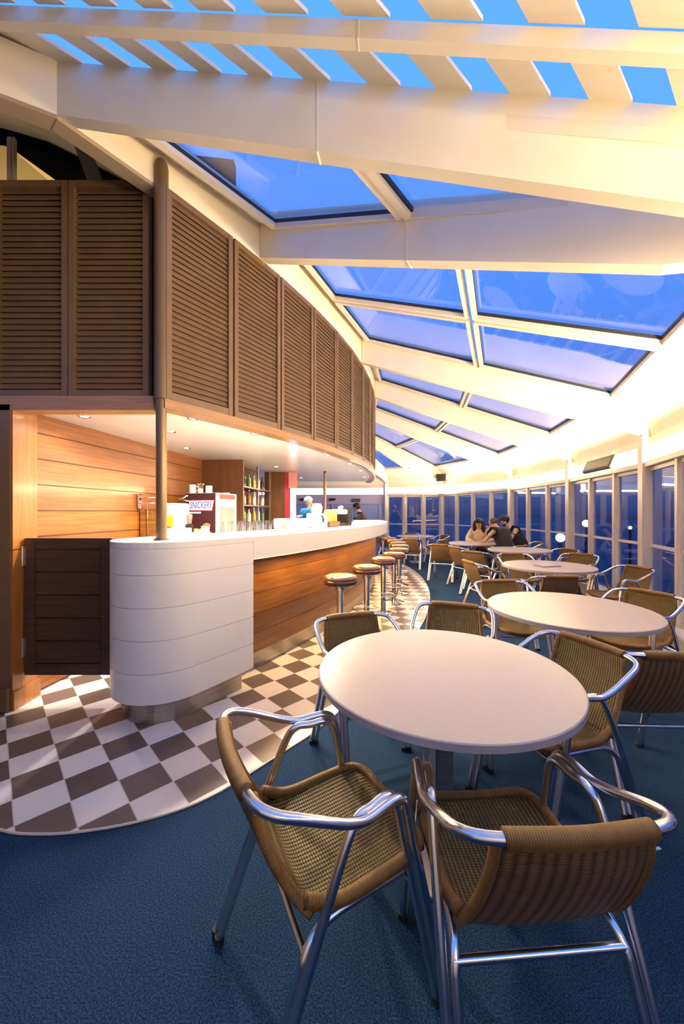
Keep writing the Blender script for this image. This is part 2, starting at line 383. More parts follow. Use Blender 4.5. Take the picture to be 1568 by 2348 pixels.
# ceiling panels and skylights per bay
wn_ = [0]
def ceil_quad(bm, k, s0, s1, q0, q1, n=1, thick=.05):
    for j in range(n):
        a0, a1 = q0+(q1-q0)*j/n, q0+(q1-q0)*(j+1)/n
        poly3(bm, [P3(k, s0, a0, zg(a0)), P3(k, s1, a0, zg(a0)), P3(k, s1, a1, zg(a1)), P3(k, s0, a1, zg(a1))], thick, (0, 0, 1))
def skylight(k, s0, s1, q0, q1):
    wn_[0] += 1
    f = .022; bm = NB()
    c = [P3(k, s, q, zg(q)-.03) for s, q in ((s0, q0), (s1, q0), (s1, q1), (s0, q1))]
    for a, b in zip(c, c[1:]+c[:1]):
        if (a-b).length > .05: bar(bm, a, b, .05, .07)
    o = struct('window_%d' % wn_[0], bm, FRAMEW)
    g = NB(); cc = sum(c, V(0, 0, 0))/4
    for a, b in zip(c, c[1:]+c[:1]):
        if (a-b).length > .05: bar(g, a.lerp(cc, .03)+V(0, 0, .02), b.lerp(cc, .03)+V(0, 0, .02), .02, .03)
    obj('gasket', g, GASKET, o)
    p = NB(); poly3(p, [x+V(0, 0, .035) for x in c], .008, (0, 0, 1)); obj('pane', p, SKYGLASS, o)
cols = {1: (.05, 1, (.03, .52, .9)), 2: (.06, .94, None), 3: (.07, .93, None), 4: (.07, .93, None), 5: (.07, .93, None), 6: (.12, .88, None)}
bm = NB()
Q0, Q1 = .03, .90
for k in range(1, 8):
    if k == 7:
        ceil_quad(bm, k, 0, 1, 0, .9, 3)
    elif k == 1:
        ceil_quad(bm, k, .03, 1, 0, .05); ceil_quad(bm, k, .03, .05, .05, .96); ceil_quad(bm, k, .96, 1, .05, .96)
    else:
        w_ = .03 if k == 2 else .045
        ceil_quad(bm, k, 0, 1, 0, Q0); ceil_quad(bm, k, 0, w_, Q0, Q1); ceil_quad(bm, k, 1-w_, 1, Q0, Q1); ceil_quad(bm, k, 0, 1, .89, Q1)
    # cove: from the glass down to the eave board
    if k > 1:
        pr = [(.90, Z_OUT), (.93, 2.87), (.955, 2.80), (.975, 2.68), (.99, 2.52), (1.0, 2.32)]
        for (qa, za), (qb, zb_) in zip(pr, pr[1:]):
            poly3(bm, [P3(k, 0, qa, za), P3(k, 1, qa, za), P3(k, 1, qb, zb_), P3(k, 0, qb, zb_)], .05, (.0, 0, 1) if qb < .98 else ((P3(k, .5, 1, 0)-P3(k, .5, 0, 0)).normalized()))
struct('ceiling', bm, PLASTER)
skylight(1, .04, .96, .05, .36); skylight(1, .04, .96, .375, .93)
for k in range(2, 7):
    w_ = .03 if k == 2 else .045
    if k == 2:
        for sa, sb in ((w_, .50), (.53, 1-w_)):
            skylight(k, sa, sb, Q0, .445); skylight(k, sa, sb, .465, .885)
    elif k == 6:
        for sa, sb in ((w_, .49), (.52, 1-w_)):
            skylight(k, sa, sb, Q0, .445); skylight(k, sa, sb, .465, .885)
    else:
        skylight(k, w_, 1-w_, Q0, .445); skylight(k, w_, 1-w_, .465, .885)
# eave boards
for k in range(1, 8):
    a, b = (V(Wp[k].x, Wp[k].y, 2.275), V(Wp[k+1].x, Wp[k+1].y, 2.275))
    if (a-b).length < .5: a = V(3.2, -1.5, 2.275)
    bm = NB(); bar(bm, a, b, .07, .09); trim(bm, FRAMEW)

# slatted pergola roof over the near end
b3 = V(*(Wp[1]-I[1]).normalized(), -.28); dv = V(math.cos(rad(39)), math.sin(rad(39)), 0); p0 = V(*I[1], 3.985)
def PG(t, u): return p0+b3*t+dv*u
for u, h, lab in ((-.385, .075, 1), (-1.55, .2, 2), (-2.7, .2, 3)):
    bm = NB(); a, b = PG(-.3, u), PG(4.1, u)
    if lab > 1: a, b = PG(.2, u), PG(4.3, u)
    wd = .045 if lab == 1 else .1; sh = V(.25, .97, 0)*wd/2; a += sh; b += sh; bar(bm, a-V(0, 0, h/2), b-V(0, 0, h/2), wd, h)
    m_ = a.lerp(b, .53); bar(bm, m_-V(0, 0, h+.002), m_, wd+.003, .008, up=b3)
    trim(bm, CREAM)
op2 = [(.17, .31), (.475, .615), (.76, .89), (1.02, 1.175), (1.30, 1.468), (1.603, 1.79), (1.947, 2.113), (2.274, 2.437), (2.609, 2.764), (2.934, 3.10), (3.27, 3.43), (3.6, 3.76)]
op1 = [(.36, .49), (.65, .78), (.93, 1.065), (1.21, 1.34), (1.51, 1.65), (1.835, 1.985), (2.174, 2.335), (2.527, 2.69), (2.88, 3.055), (3.23, 3.40), (3.58, 3.75)]
for op, u0, u1, t0 in ((op2, -.36, .0, -.3), (op1, -1.60, -.40, -.3), (op1, -2.75, -1.60, .2)):
    t = t0
    for a, b in op+[(4.1, 4.2)]:
        if a <= t: t = b; continue
        bm = NB()
        poly3(bm, [PG(t, u0), PG(a, u0), PG(a, u1), PG(t, u1)], .022, (0, 0, 1)); trim(bm, CREAM); t = b

# ================================================================ WINDOW WALL
def post(p, w_, d, z0, z1, ang, m=FRAMEW):
    bm = NB(); box(bm, (p.x, p.y, (z0+z1)/2), (w_, d, z1-z0), rz=ang, b=.006); return trim(bm, m)
W9 = V(3.1, -2.2)
segs = [(W9, Wp[2], 4), (Wp[2], Wp[3], 4), (Wp[3], Wp[4], 3), (Wp[4], Wp[5], 3), (Wp[5], Wp[6], 4), (Wp[6], Wp[7], 3)]
SILL, RT, MR = .12, 1.97, .99
for a, b, n in segs:
    t = (b-a).normalized(); ang = math.atan2(t.y, t.x); nn = V(t.y, -t.x)
    nn = nn if nn.dot(a-V(0, 6)) > 0 else -nn
    A3 = lambda z, p: V(p.x, p.y, z)
    bm = NB(); bar(bm, A3(SILL-.03, a), A3(SILL-.03, b), .16, .18); bar(bm, A3(SILL+.07, a-nn*.05), A3(SILL+.07, b-nn*.05), .20, .03); trim(bm, FRAMEW)      # low sill with ledge
    bm = NB(); bar(bm, A3(RT+.02, a-nn*.03), A3(RT+.02, b-nn*.03), .10, .06, b=.004); trim(bm, FRAMEW)       # top rail
    for j in range(n):
        p0_, p1_ = a.lerp(b, j/n), a.lerp(b, (j+1)/n); L_ = (p1_-p0_).length; c = p0_.lerp(p1_, .5); fw = .055
        if j: post(p0_-nn*.01, .075, .075, SILL, RT+.07, ang)
        wn_[0] += 1; bm = NB()
        q0, q1 = p0_+t*fw, p1_-t*fw; z0, z1 = SILL+.09, RT-.04
        for (u, z, u2, z2) in ((q0, z0, q1, z0), (q0, z1, q1, z1), (q0, z0, q0, z1), (q1, z0, q1, z1)):
            bar(bm, V(u.x, u.y, z), V(u2.x, u2.y, z2), .045, .045, up=(nn.x, nn.y, 0))
        bar(bm, V(q0.x, q0.y, MR), V(q1.x, q1.y, MR), .035, .035, up=(nn.x, nn.y, 0))
        o = struct('window_%d' % wn_[0], bm, FRAMEW)
        g = NB(); cc = c+nn*.005; box(g, (cc.x, cc.y, (z0+z1)/2), (L_-2*fw, .006, z1-z0), rz=ang); obj('pane', g, WINGLASS, o)
    # lit translucent clerestory strip between top rail and eave
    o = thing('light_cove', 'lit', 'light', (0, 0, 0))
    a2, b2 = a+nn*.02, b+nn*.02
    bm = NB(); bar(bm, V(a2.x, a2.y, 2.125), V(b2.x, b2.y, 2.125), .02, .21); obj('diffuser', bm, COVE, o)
    bm = NB(); bar(bm, V(a2.x, a2.y, 2.02)+V(nn.x, nn.y, 0)*.04, V(b2.x, b2.y, 2.02)+V(nn.x, nn.y, 0)*.04, .06, .02); obj('housing', bm, FRAMEW, o)
    cc = a.lerp(b, .5)-nn*.04; Ls = (b-a).length-.25
    l = add_light('cove_lamp', 'AREA', (cc.x, cc.y, 2.03), (62 if b.y < 5 else 46)*Ls, WARM, size=Ls, sizey=.09)
    ax = Vector((t.x, t.y, 0)); dz = Vector((nn.x*.85, nn.y*.85, -1)).normalized()   # emission runs along -dz (up and a little inwards)
    ay = dz.cross(ax).normalized(); l.rotation_euler = Matrix(((ax.x, ay.x, dz.x), (ax.y, ay.y, dz.y), (ax.z, ay.z, dz.z))).to_euler(); l.parent = o
    o['label'] = {0: 'glowing light strip above the window rail behind the viewer', 1: 'glowing light strip above the large window at the right edge of the room', 2: 'glowing light strip above the windows where the dark heater hangs', 3: 'glowing light strip above the three windows behind the chairs by the wall', 4: 'glowing light strip above the four windows behind the seated trio', 5: 'glowing light strip above the three far windows left of the speaker'}[segs.index((a, b, n))]
for k in (2, 3, 4, 5, 6, 7):
    p = Wp[k]; d = (p-V(CX, CY)).normalized(); post(p-d*.04, .13, .13, 0, 2.36, math.atan2(d.y, d.x))
bm = NB(); prism(bm, [(-2.95, -2.4), (3.1, -2.4), (3.1, -2.5), (-2.95, -2.5)], 0, 3.2); struct('wall_rear', bm, PLASTER)
bm = NB(); prism(bm, [(-2.85, -2.4), (-2.85, 3.3), (-2.95, 3.3), (-2.95, -2.4)], 0, 2.14); struct('wall_left', bm, LOUVER)
# far glass wall behind the bar: dusk light and reflection painted as solid colours
bm = NB(); prism(bm, [(1.55, 12.86), (-3.6, 13.05), (-3.6, 13.15), (1.55, 12.96)], 0, 2.0); struct('wall_back', bm, BLUEWALL)
bm = NB(); prism(bm, [(1.5, 12.82), (-3.6, 13.0), (-3.6, 13.05), (1.5, 12.86)], 1.68, 1.98); trim(bm, LAVENDER)
for i in range(6):
    x = 1.3-i*.82; bm = NB(); box(bm, (x, 12.84+(1.3-x)*.037, .9), (.05, .03, 1.6)); trim(bm, mat('pale_lilac', (.34, .36, .66), .4) if i == 0 else bpy.data.materials['pale_lilac'])
o = thing('light_cove', 'long white glowing strip along the top of the far wall behind the bar', 'light')
bm = NB(); bar(bm, V(1.5, 12.88, 2.125), V(-3.6, 13.07, 2.125), .02, .25); obj('diffuser', bm, COVE, o)
bm = NB(); bar(bm, V(1.5, 12.96, 2.0), V(-3.6, 13.15, 2.0), .12, .04); obj('housing', bm, FRAMEW, o)
for lb, x in (('small black clamp light on the far wall, left of the thin pole', -1.42), ('small black clamp light on the far wall, right of the thin pole', -.40)):
    o = thing('clamp_light', lb, 'light', (x, 12.90, 1.83), 0, 'clamp lights on the far wall'); bm = NB(); tube(bm, [(0, -.05, 0), (.18, -.06, .01)], [.05, .03], 12); obj('lamp_head', bm, BLACK, o); bm = NB(); box(bm, (-.03, -.02, 0), (.05, .08, .05)); obj('bracket', bm, BLACK, o)
o = thing('wall_sign', 'small dark blue rectangular sign high on the far wall', 'sign', (.48, 12.84, 1.80)); bm = NB(); box(bm, (0, -.02, 0), (.30, .03, .12), b=.004); obj('board', bm, mat('navy', (.02, .03, .10), .4), o)

# ================================================================ BAR CANOPY: louvred shutters, soffit, corner post
RL = 10.07
ZL0, ZL1 = 2.19, 3.70
def shutter(a, b, z0, z1, label):
    t = (b-a).normalized(); Ln = (b-a).length; n = V(t.y, -t.x)
    c = a.lerp(b, .5); o = thing('louvered_shutter', label, 'shutter', (c.x, c.y, z0), math.atan2(t.y, t.x), 'brown louvered shutters above the bar')
    h = z1-z0; st = .045; bm = NB()
    for s in (-1, 1): box(bm, (s*(Ln/2-st/2), 0, h/2), (st, .045, h), b=.003)
    box(bm, (0, 0, st/2+.005), (Ln-2*st, .04, st+.01)); box(bm, (0, 0, h-st/2), (Ln-2*st, .04, st))
    obj('frame', bm, LOUVER, o)
    bm = NB(); n_ = int((h-2*st-.02)/.0415); p = (h-2*st-.02)/n_
    for i in range(n_):
        box(bm, (0, 0, st+.02+p*(i+.5)), (Ln-2*st+.004, .007, .044), M=Matrix.Rotation(rad(-23), 4, 'X'))
    obj('slats', bm, LOUVER, o)
    bm = NB(); box(bm, (0, .035, h/2), (Ln, .01, h)); obj('back_panel', bm, mat('louver_backing', (.03, .017, .01), .8) if 'louver_backing' not in bpy.data.materials else bpy.data.materials['louver_backing'], o)
labs = ['wide louvered shutter just right of the corner post', 'louvered shutter, second to the right of the corner post', 'louvered shutter, third to the right of the corner post', 'louvered shutter, fourth to the right of the corner post', 'louvered shutter, fifth to the right of the corner post', 'narrow-looking louvered shutter, sixth to the right of the corner post', 'thin sliver of louvered shutter, seventh right of the corner post', 'edge-on louvered shutter where the canopy curves out of sight', 'louvered shutter around the far bend of the canopy', 'last louvered shutter around the far bend of the canopy']
th = [-36.3]+[-36.3+3.36*(i+1) for i in range(10)]
for i in range(10):
    a, b = V(*ring(RL, th[i]+.04)), V(*ring(RL, th[i+1]-.04)); shutter(a, b, ZL0, ZL1-.03, 'brown '+labs[i])
YF = 2.66
for lb, x0, x1 in (('brown louvered shutter of the flat front, left of the corner post', -1.95, -1.375), ('brown louvered shutter of the flat front at the left edge of the picture', -2.495, -1.955), ('brown louvered shutter of the flat front beyond the left edge', -3.04, -2.50)):
    shutter(V(x0, YF), V(x1, YF), 2.215, 3.765, lb)
# top coping of the flat shutters
o = thing('canopy_coping', 'angled dark brown coping where the shutters meet at the corner post', 'trim', (-1.375, 2.63, 3.80))
bm = NB(); bar(bm, (-.10, .05, -.05), (.055, -.02, .05), .09, .05, b=.008); obj('cap', bm, LOUVER, o)
# corner post with rounded head, slimmer pole below it standing on the counter
o = thing('corner_post', 'tall brown round corner post standing on the white counter end', 'post', (-1.268, 2.602, 1.204))
bm = NB(); lathe(bm, [(0, .985), (.047, .985), (.047, 2.60), (.042, 2.635), (.028, 2.66), (0, 2.668)], 28); obj('post_sleeve', bm, BRONZE, o, smooth=True, auto=40)
bm = NB(); lathe(bm, [(0, 0), (.036, 0), (.036, .985), (0, .985)], 28); obj('pole', bm, mat('brass_brown_pole', (.20, .13, .07), .35, .6), o, smooth=True, auto=40)
bm = NB(); lathe(bm, [(0, 0), (.05, 0), (.05, .012), (0, .012)], 28); obj('base_ring', bm, BRONZE, o, smooth=True, auto=40)
# wood board beneath shutters (canopy lower edge)
bm = NB(); pts = arc(RL+.02, -36.3, 4, 40)+arc(RL-.10, -36.3, 4, 40)[::-1]; prism(bm, pts, 2.125, 2.19); trim(bm, wood('canopy_edge_wood', (.26, .13, .045), (.32, .165, .06), (.38, .2, .075), rough=.3))
bm = NB(); box(bm, (-2.3, YF, 2.165), (1.95, .12, .10)); trim(bm, bpy.data.materials['canopy_edge_wood'])
bm = NB(); tube(bm, [(*p, 2.122) for p in arc(RL+.0, -20, 4, 30)], .016, 8); trim(bm, CHROME, smooth=True)
# soffit ceiling
bm = NB(); prism(bm, [(-5, YF+.05)]+[(-1.34, YF+.05)]+arc(RL-.09, -36, 4, 40)+[(CX+7.9, 9.2), (-2.2, 9.2), (-5, 9.2)], 2.16, 2.20)
struct('ceiling', bm, SOFFIT)
bm = NB()
for i in range(len(IL)-1):
    a, b = IL[i], IL[i+1]; t = (b-a).normalized(); n = V(-t.y, t.x)
    poly3(bm, [V(*(a+n*.1), 3.99), V(*(b+n*.1), 3.99), V(*(b+n*(3.4 if i < 2 else 2.2)), 5.86 if i < 2 else 5.2), V(*(a+n*(3.4 if i < 2 else 2.2)), 5.86 if i < 2 else 5.2)], .06, (0, 0, 1))
prism(bm, [(-7, 1.8), (-6, 2.4), (-4.0, 3.9), (-2.8, 5.3), (-1.9, 8.5), (-2.2, 12), (-7, 12)], 5.2, 5.3)
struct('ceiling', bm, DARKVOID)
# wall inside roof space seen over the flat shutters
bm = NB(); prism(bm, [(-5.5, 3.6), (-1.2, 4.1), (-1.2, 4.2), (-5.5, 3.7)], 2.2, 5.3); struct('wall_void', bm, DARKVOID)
bm = NB(); poly3(bm, [(-5.6, 3.2, 5.0), (-3.1, 3.45, 4.80), (-2.63, 3.47, 4.47), (-1.9, 3.55, 3.8), (-1.9, 3.55, 2.3), (-5.6, 3.2, 2.3)], .12, (0, 1, 0)); struct('wall_inner', bm, BEIGEWALL)
o = thing('void_fill_light', 'unseen fill light added inside the roof void behind the flat shutters', 'light', (-3.3, 3.0, 3.2))  # unseen lamp, added to brighten the beige wall in the void
bm = NB(); box(bm, (0, 0, 0), (1.2, .06, .05)); obj('housing', bm, WPLAST, o)
l = add_light('void_fill_lamp', 'AREA', (0, .02, .04), 28, WARM, size=1.1, sizey=.05); l.parent = o; l.rotation_euler = (rad(150), 0, 0)
for lb, x, y in (('short pale strut standing behind the flat shutters beside the corner post', -1.62, 2.83), ('pale strut in the roof void at the far left', -2.53, 2.83)):
    o = thing('roof_strut', lb, 'strut', (x, y, 3.4)); bm = NB(); box(bm, (0, 0, .4), (.03, .03, .9)); box(bm, (.03, .0, .4), (.012, .03, .9)); obj('bar', bm, mat('pale_steel'+str(x), (.45, .42, .36), .5, .3), o)
bm = NB(); bar(bm, (-2.4, 3.3, 4.9), (-2.05, 3.35, 3.9), .04, .12); bar(bm, (-2.4, 3.3, 4.9), (-1.9, 3.1, 4.5), .04, .10); trim(bm, DARKGREY)

# ================================================================ BAR
def stadium_end(rc, a, th_c, n=20):
    """rounded end of the counter around ring radius rc, half width a, at angle th_c"""
    cx, cy = ring(rc, th_c); base = rad(th_c)
    return [(cx+a*math.cos(base-PI*i/n), cy+a*math.sin(base-PI*i/n)) for i in range(n+1)]
TE = -35.9; T1_ = -33.0; TF = 4.0
def counter_outline(ins, a0=TE, a1=T1_, r_out=10.33, r_in=9.63, n=10):
    rc, a = (r_out+r_in)/2, (r_out-r_in)/2-ins
    return arc(r_out-ins, a1, a0, n)[:-1]+stadium_end(rc, a, a0)+arc(r_in+ins, a0, a1, n)[1:]
o = thing('bar_end_pedestal', 'white rounded banded end of the bar counter carrying the corner post', 'bar counter')
bm = NB(); zz = [.17]+[1.165-.2*(4-i)+.0 for i in range(5)]
zz = [.17, .365, .575, .785, .995, 1.165]
for z0, z1 in zip(zz, zz[1:]): prism(bm, counter_outline(0.0), z0+.0015, z1-.0015, b=.003)
prism(bm, counter_outline(.008), .17, 1.16); obj('banded_body', bm, WHITE, o, smooth=True, auto=30)
bm = NB(); prism(bm, counter_outline(.085, a1=-33.25), 0.006, .17); obj('kick_plate', bm, STEELW, o)
# continuous white worktop
o = thing('bar_worktop', 'long curved glossy white bar worktop with deep front lip', 'worktop')
bm = NB(); prism(bm, counter_outline(0, a1=TF, n=60), 1.165, 1.204, b=.004); obj('top', bm, WORKTOP, o)
bm = NB(); prism(bm, arc(10.33, T1_+.02, TF, 50)+arc(10.27, T1_+.02, TF, 50)[::-1], 1.03, 1.165); obj('front_lip', bm, WORKTOP, o)
o = thing('bar_counter_front', 'curved honey wood plank bar front behind the stools', 'bar counter')
bm = NB()
for i in range(5): prism(bm, arc(10.10, T1_, TF, 50)+arc(10.02, T1_, TF, 50)[::-1], .165+.173*i+.002, .165+.173*(i+1)-.002)
prism(bm, arc(10.09, T1_, TF, 50)+arc(9.98, T1_, TF, 50)[::-1], .165, 1.03); obj('plank_front', bm, WOODBAR, o)
bm = NB(); prism(bm, arc(10.06, T1_-.05, TF, 50)+arc(10.0, T1_-.05, TF, 50)[::-1], .006, .165); obj('kick_plate', bm, STEELW, o)
bm = NB(); prism(bm, arc(10.2, T1_, TF, 50)+arc(10.0, T1_, TF, 50)[::-1], 1.0, 1.04); obj('under_rail', bm, WOODBAR, o)
bm = NB(); prism(bm, arc(9.70, T1_+1, TF, 50)+arc(9.65, T1_+1, TF, 50)[::-1], .006, 1.165); obj('rear_panel', bm, WOODBROWN, o)
# light strip tucked under the counter lip
o = thing('under_counter_light', 'warm light strip tucked under the white counter lip above the stools', 'light')
bm = NB(); prism(bm, arc(10.25, T1_+.5, TF, 50)+arc(10.21, T1_+.5, TF, 50)[::-1], 1.012, 1.028); obj('strip', bm, emis('under_counter_glow', (1, .62, .22), 3), o)
for i in range(10):
    x, y = ring(10.20, T1_+1.8+i*(TF-T1_)/10); l = add_light('strip_lamp', 'AREA', (x, y, 1.008), 6.5, (1, .58, .18), size=1.0, sizey=.03, rot=(rad(-10), 0, rad(90+T1_+1.8+i*(TF-T1_)/10))); l.parent = o
# left jamb
bm = NB(); box(bm, (-2.56, 2.70, 1.08), (.46, .20, 2.15)); trim(bm, bpy.data.materials['louver_brown_paint'])
bm = NB(); box(bm, (-2.322, 2.71, 1.63), (.018, .21, 1.0)); trim(bm, WOODJAMB)
bm = NB(); box(bm, (-2.322, 2.71, .62), (.018, .21, 1.03)); box(bm, (-2.31, 2.71, .07), (.03, .23, .13)); trim(bm, WOODJAMB)
bm = NB(); box(bm, (-2.56, 2.58, .09), (.48, .03, .16), b=.004); struct('baseboard_left', bm, LOUVER)
# plank wall inside the bar
bm = NB(); prism(bm, [(-2.36, 2.83), (-2.04, 5.40), (-2.14, 5.42), (-2.48, 2.83)], 0, 2.17); struct('wall_bar', bm, WOODWALL)
bm = NB()
for i in range(11): 
    z = .013+.2*i; bar(bm, (-2.357, 2.83, z), (-2.037, 5.40, z), .006, .007)
trim(bm, mat('groove_shadow_gap', (.06, .025, .01), .8))
# swing gate
o = thing('swing_gate', 'dark wood half-height gate with plank panels between jamb and white counter end', 'gate', (-2.30, 2.70, 0))
bm = NB(); W_ = .635
for x in (.04, W_-.04): box(bm, (x, 0, .715), (.08, .04, .99), b=.003)
for z in (.26, 1.17): box(bm, (W_/2, 0, z), (W_-.16, .04, .08), b=.003)
obj('frame', bm, WOODDARK, o)
bm = NB()
box(bm, (W_/2, .006, .715), (W_-.158, .008, .86))
for i in range(5): box(bm, (W_/2, -.008, .30+.166*(i+.5)), (W_-.158, .018, .157), b=.004)
obj('plank_panel', bm, WOODDARK, o)
for z in (1.08, .42):
    bm = NB(); tube(bm, [(-.012, -.02, z-.07), (-.012, -.02, z+.07)], .009, 10); box(bm, (.004, -.018, z), (.02, .008, .13)); obj('hinge', bm, STEEL, o)
# panels at the back of the bar
bm = NB(); box(bm, (-1.755, 5.42, 1.08), (.63, .05, 2.15)); bm.verts.ensure_lookup_table(); o = tag(obj('cabinet_side', bm, WOODBROWN), 'tall brown wood cabinet end panel behind the drinks fridge', 'cabinet')
o = thing('bottle_shelf', 'tall brown open shelf unit holding bottles behind the bar', 'shelf', (-1.46, 5.46, 0), rad(-5))
bm = NB(); box(bm, (-.30, .75, 1.08), (.02, 1.5, 2.15)); obj('back_panel', bm, WOODBROWN, o)
bm = NB()
for z in (.9, 1.23, 1.50, 1.78): box(bm, (-.14, .75, z), (.28, 1.46, .02))
obj('shelf_boards', bm, mat('shelf_dark_wood', (.12, .07, .04), .3), o)
for y in (.01, .75, 1.49):
    bm = NB(); box(bm, (-.02, y, 1.08), (.035, .035, 2.15)); obj('upright', bm, STEEL, o)
bm = NB(); box(bm, (-1.28, 7.06, 1.08), (.38, .04, 2.15)); tag(obj('cabinet_side', bm, WOODBROWN), 'narrow brown wood panel at the far end of the bottle shelf', 'cabinet')
bm = NB(); box(bm, (-1.035, 7.06, 1.10), (.10, .05, 2.1)); tag(obj('red_pillar', bm, RED), 'narrow red vertical pillar at the far end of the back bar', 'pillar')
o = thing('light_column', 'bright white vertical light panel beside the red panel', 'light', (-.94, 7.1, 0)); bm = NB(); box(bm, (0, .03, .975), (.11, .05, 1.95)); obj('housing', bm, WPLAST, o); bm = NB(); box(bm, (0, 0, 1.1), (.10, .012, 1.6)); obj('diffuser', bm, emis('column_glow', (.9, .93, 1), 1.6), o)
o = thing('menu_board', 'small red and white board hanging above the light panel', 'sign', (-.93, 7.0, 2.0)); bm = NB(); box(bm, (0, 0, 0), (.16, .02, .30), b=.004); obj('board', bm, mat('pinkish_board', (.75, .30, .28), .4), o)
bm = NB(); box(bm, (-.99, 5.0, .44), (.0, .0, .0)); bm.free()
# back counter inside the bar
o = thing('back_counter', 'low white back counter inside the bar carrying the drinks machines', 'counter')
bm = NB(); prism(bm, [(-2.16, 3.75), (-1.62, 3.70), (-1.36, 5.36), (-2.03, 5.36)], .90, .94, b=.004); obj('top', bm, WORKTOP, o)
bm = NB(); prism(bm, [(-2.15, 3.80), (-1.68, 3.76), (-1.44, 5.34), (-2.03, 5.34)], .006, .90); obj('carcass', bm, WOODBROWN, o)

# downlights along the canopy rim
dl = [(9.86, -34.2), (9.86, -30.2), (9.86, -26.3), (9.86, -21.5), (9.86, -16), (9.86, -10), (9.86, -3)]
dlab = ['nearest the corner post', 'second from the corner post', 'third from the corner post, above the glasses', 'fourth from the corner post', 'fifth from the corner post', 'sixth from the corner post', 'at the far end of the canopy']
for (r, a), lb in zip(dl, dlab):
    x, y = ring(r, a); o = thing('downlight', 'small round downlight in the canopy soffit, '+lb, 'light', (x, y, 2.16), 0, 'downlights under the canopy')
    bm = NB(); lathe(bm, [(.030, -.001), (.045, -.006), (.050, 0)], 24); obj('bezel', bm, CHROME, o, smooth=True)
    bm = NB(); lathe(bm, [(0, -.002), (.030, -.002), (.030, .0)], 24); obj('lens', bm, LAMP, o)
    l = add_light('spot', 'SPOT', (0, 0, -.02), 85, NEUT, size=.03, spot=150); l.parent = o
for (x, y, en), lb in zip(((-1.62, 3.50, 52), (-1.85, 4.40, 6), (-1.1, 6.2, 22), (-.9, 8.2, 30), (-2.05, 2.95, 12)), ('over the plank wall nearest the gate', 'over the drinks fridge', 'over the bottle shelf', 'over the far end of the bar aisle', 'over the swing gate')):
    o = thing('downlight', 'recessed downlight inside the bar '+lb, 'light', (x, y, 2.16), 0, 'downlights inside the bar')
    bm = NB(); lathe(bm, [(.030, -.001), (.045, -.006), (.050, 0)], 24); obj('bezel', bm, CHROME, o, smooth=True)
    bm = NB(); lathe(bm, [(0, -.002), (.030, -.002), (.030, .0)], 24); obj('lens', bm, LAMP, o)
    l = add_light('spot', 'SPOT', (0, 0, -.02), en, COOL, size=.025, spot=155); l.parent = o

#@@OBJECTS@@
# ================================================================ WICKER ARMCHAIR
CH = .748
def sheet(bm, path, half, uv, nx=14, bow=None, thick=.012, M0=0):
    """woven panel: path = list of (y, z); half(i/n) = half width; bow(u, t) = (dy, dz)"""
    n = len(path)-1; G = []
    dist = [0]
    for a, b in zip(path, path[1:]): dist.append(dist[-1]+math.hypot(b[0]-a[0], b[1]-a[1]))
    for side in (0, 1):
        g = []
        for i, (y, z) in enumerate(path):
            a = path[max(i-1, 0)]; b = path[min(i+1, n)]; ty, tz = b[0]-a[0], b[1]-a[1]; l = math.hypot(ty, tz); ny, nz = -tz/l, ty/l
            row = []
            for j in range(nx+1):
                u = -1+2*j/nx; hw = half(i/n); dy, dz = bow(u, i/n) if bow else (0, 0)
                row.append(bm.verts.new((u*hw, y+dy+ny*thick*(side-.5), z+dz+nz*thick*(side-.5))))
            g.append(row)
        G.append(g)
    def F(vs, uvs, mi=0):
        f = bm.faces.new(vs); f.smooth = True; f.material_index = mi
        for l, q in zip(f.loops, uvs): l[uv].uv = q
    for side in (0, 1):
        g = G[side]
        for i in range(n):
            for j in range(nx):
                hw = .2
                q = [((-1+2*(j+a)/nx)*hw, dist[i+b]) for a, b in ((0, 0), (1, 0), (1, 1), (0, 1))]
                vs = [g[i][j], g[i][j+1], g[i+1][j+1], g[i+1][j]]
                F(vs if side else vs[::-1], q if side else q[::-1], 1-side)
    A, B = G
    for i in range(n):
        for j in (0, nx):
            vs = [A[i][j], A[i+1][j], B[i+1][j], B[i][j]]; F(vs, [(0, 0)]*4)
    for i in (0, n):
        for j in range(nx): F([A[i][j], A[i][j+1], B[i][j+1], B[i][j]], [(0, 0)]*4)
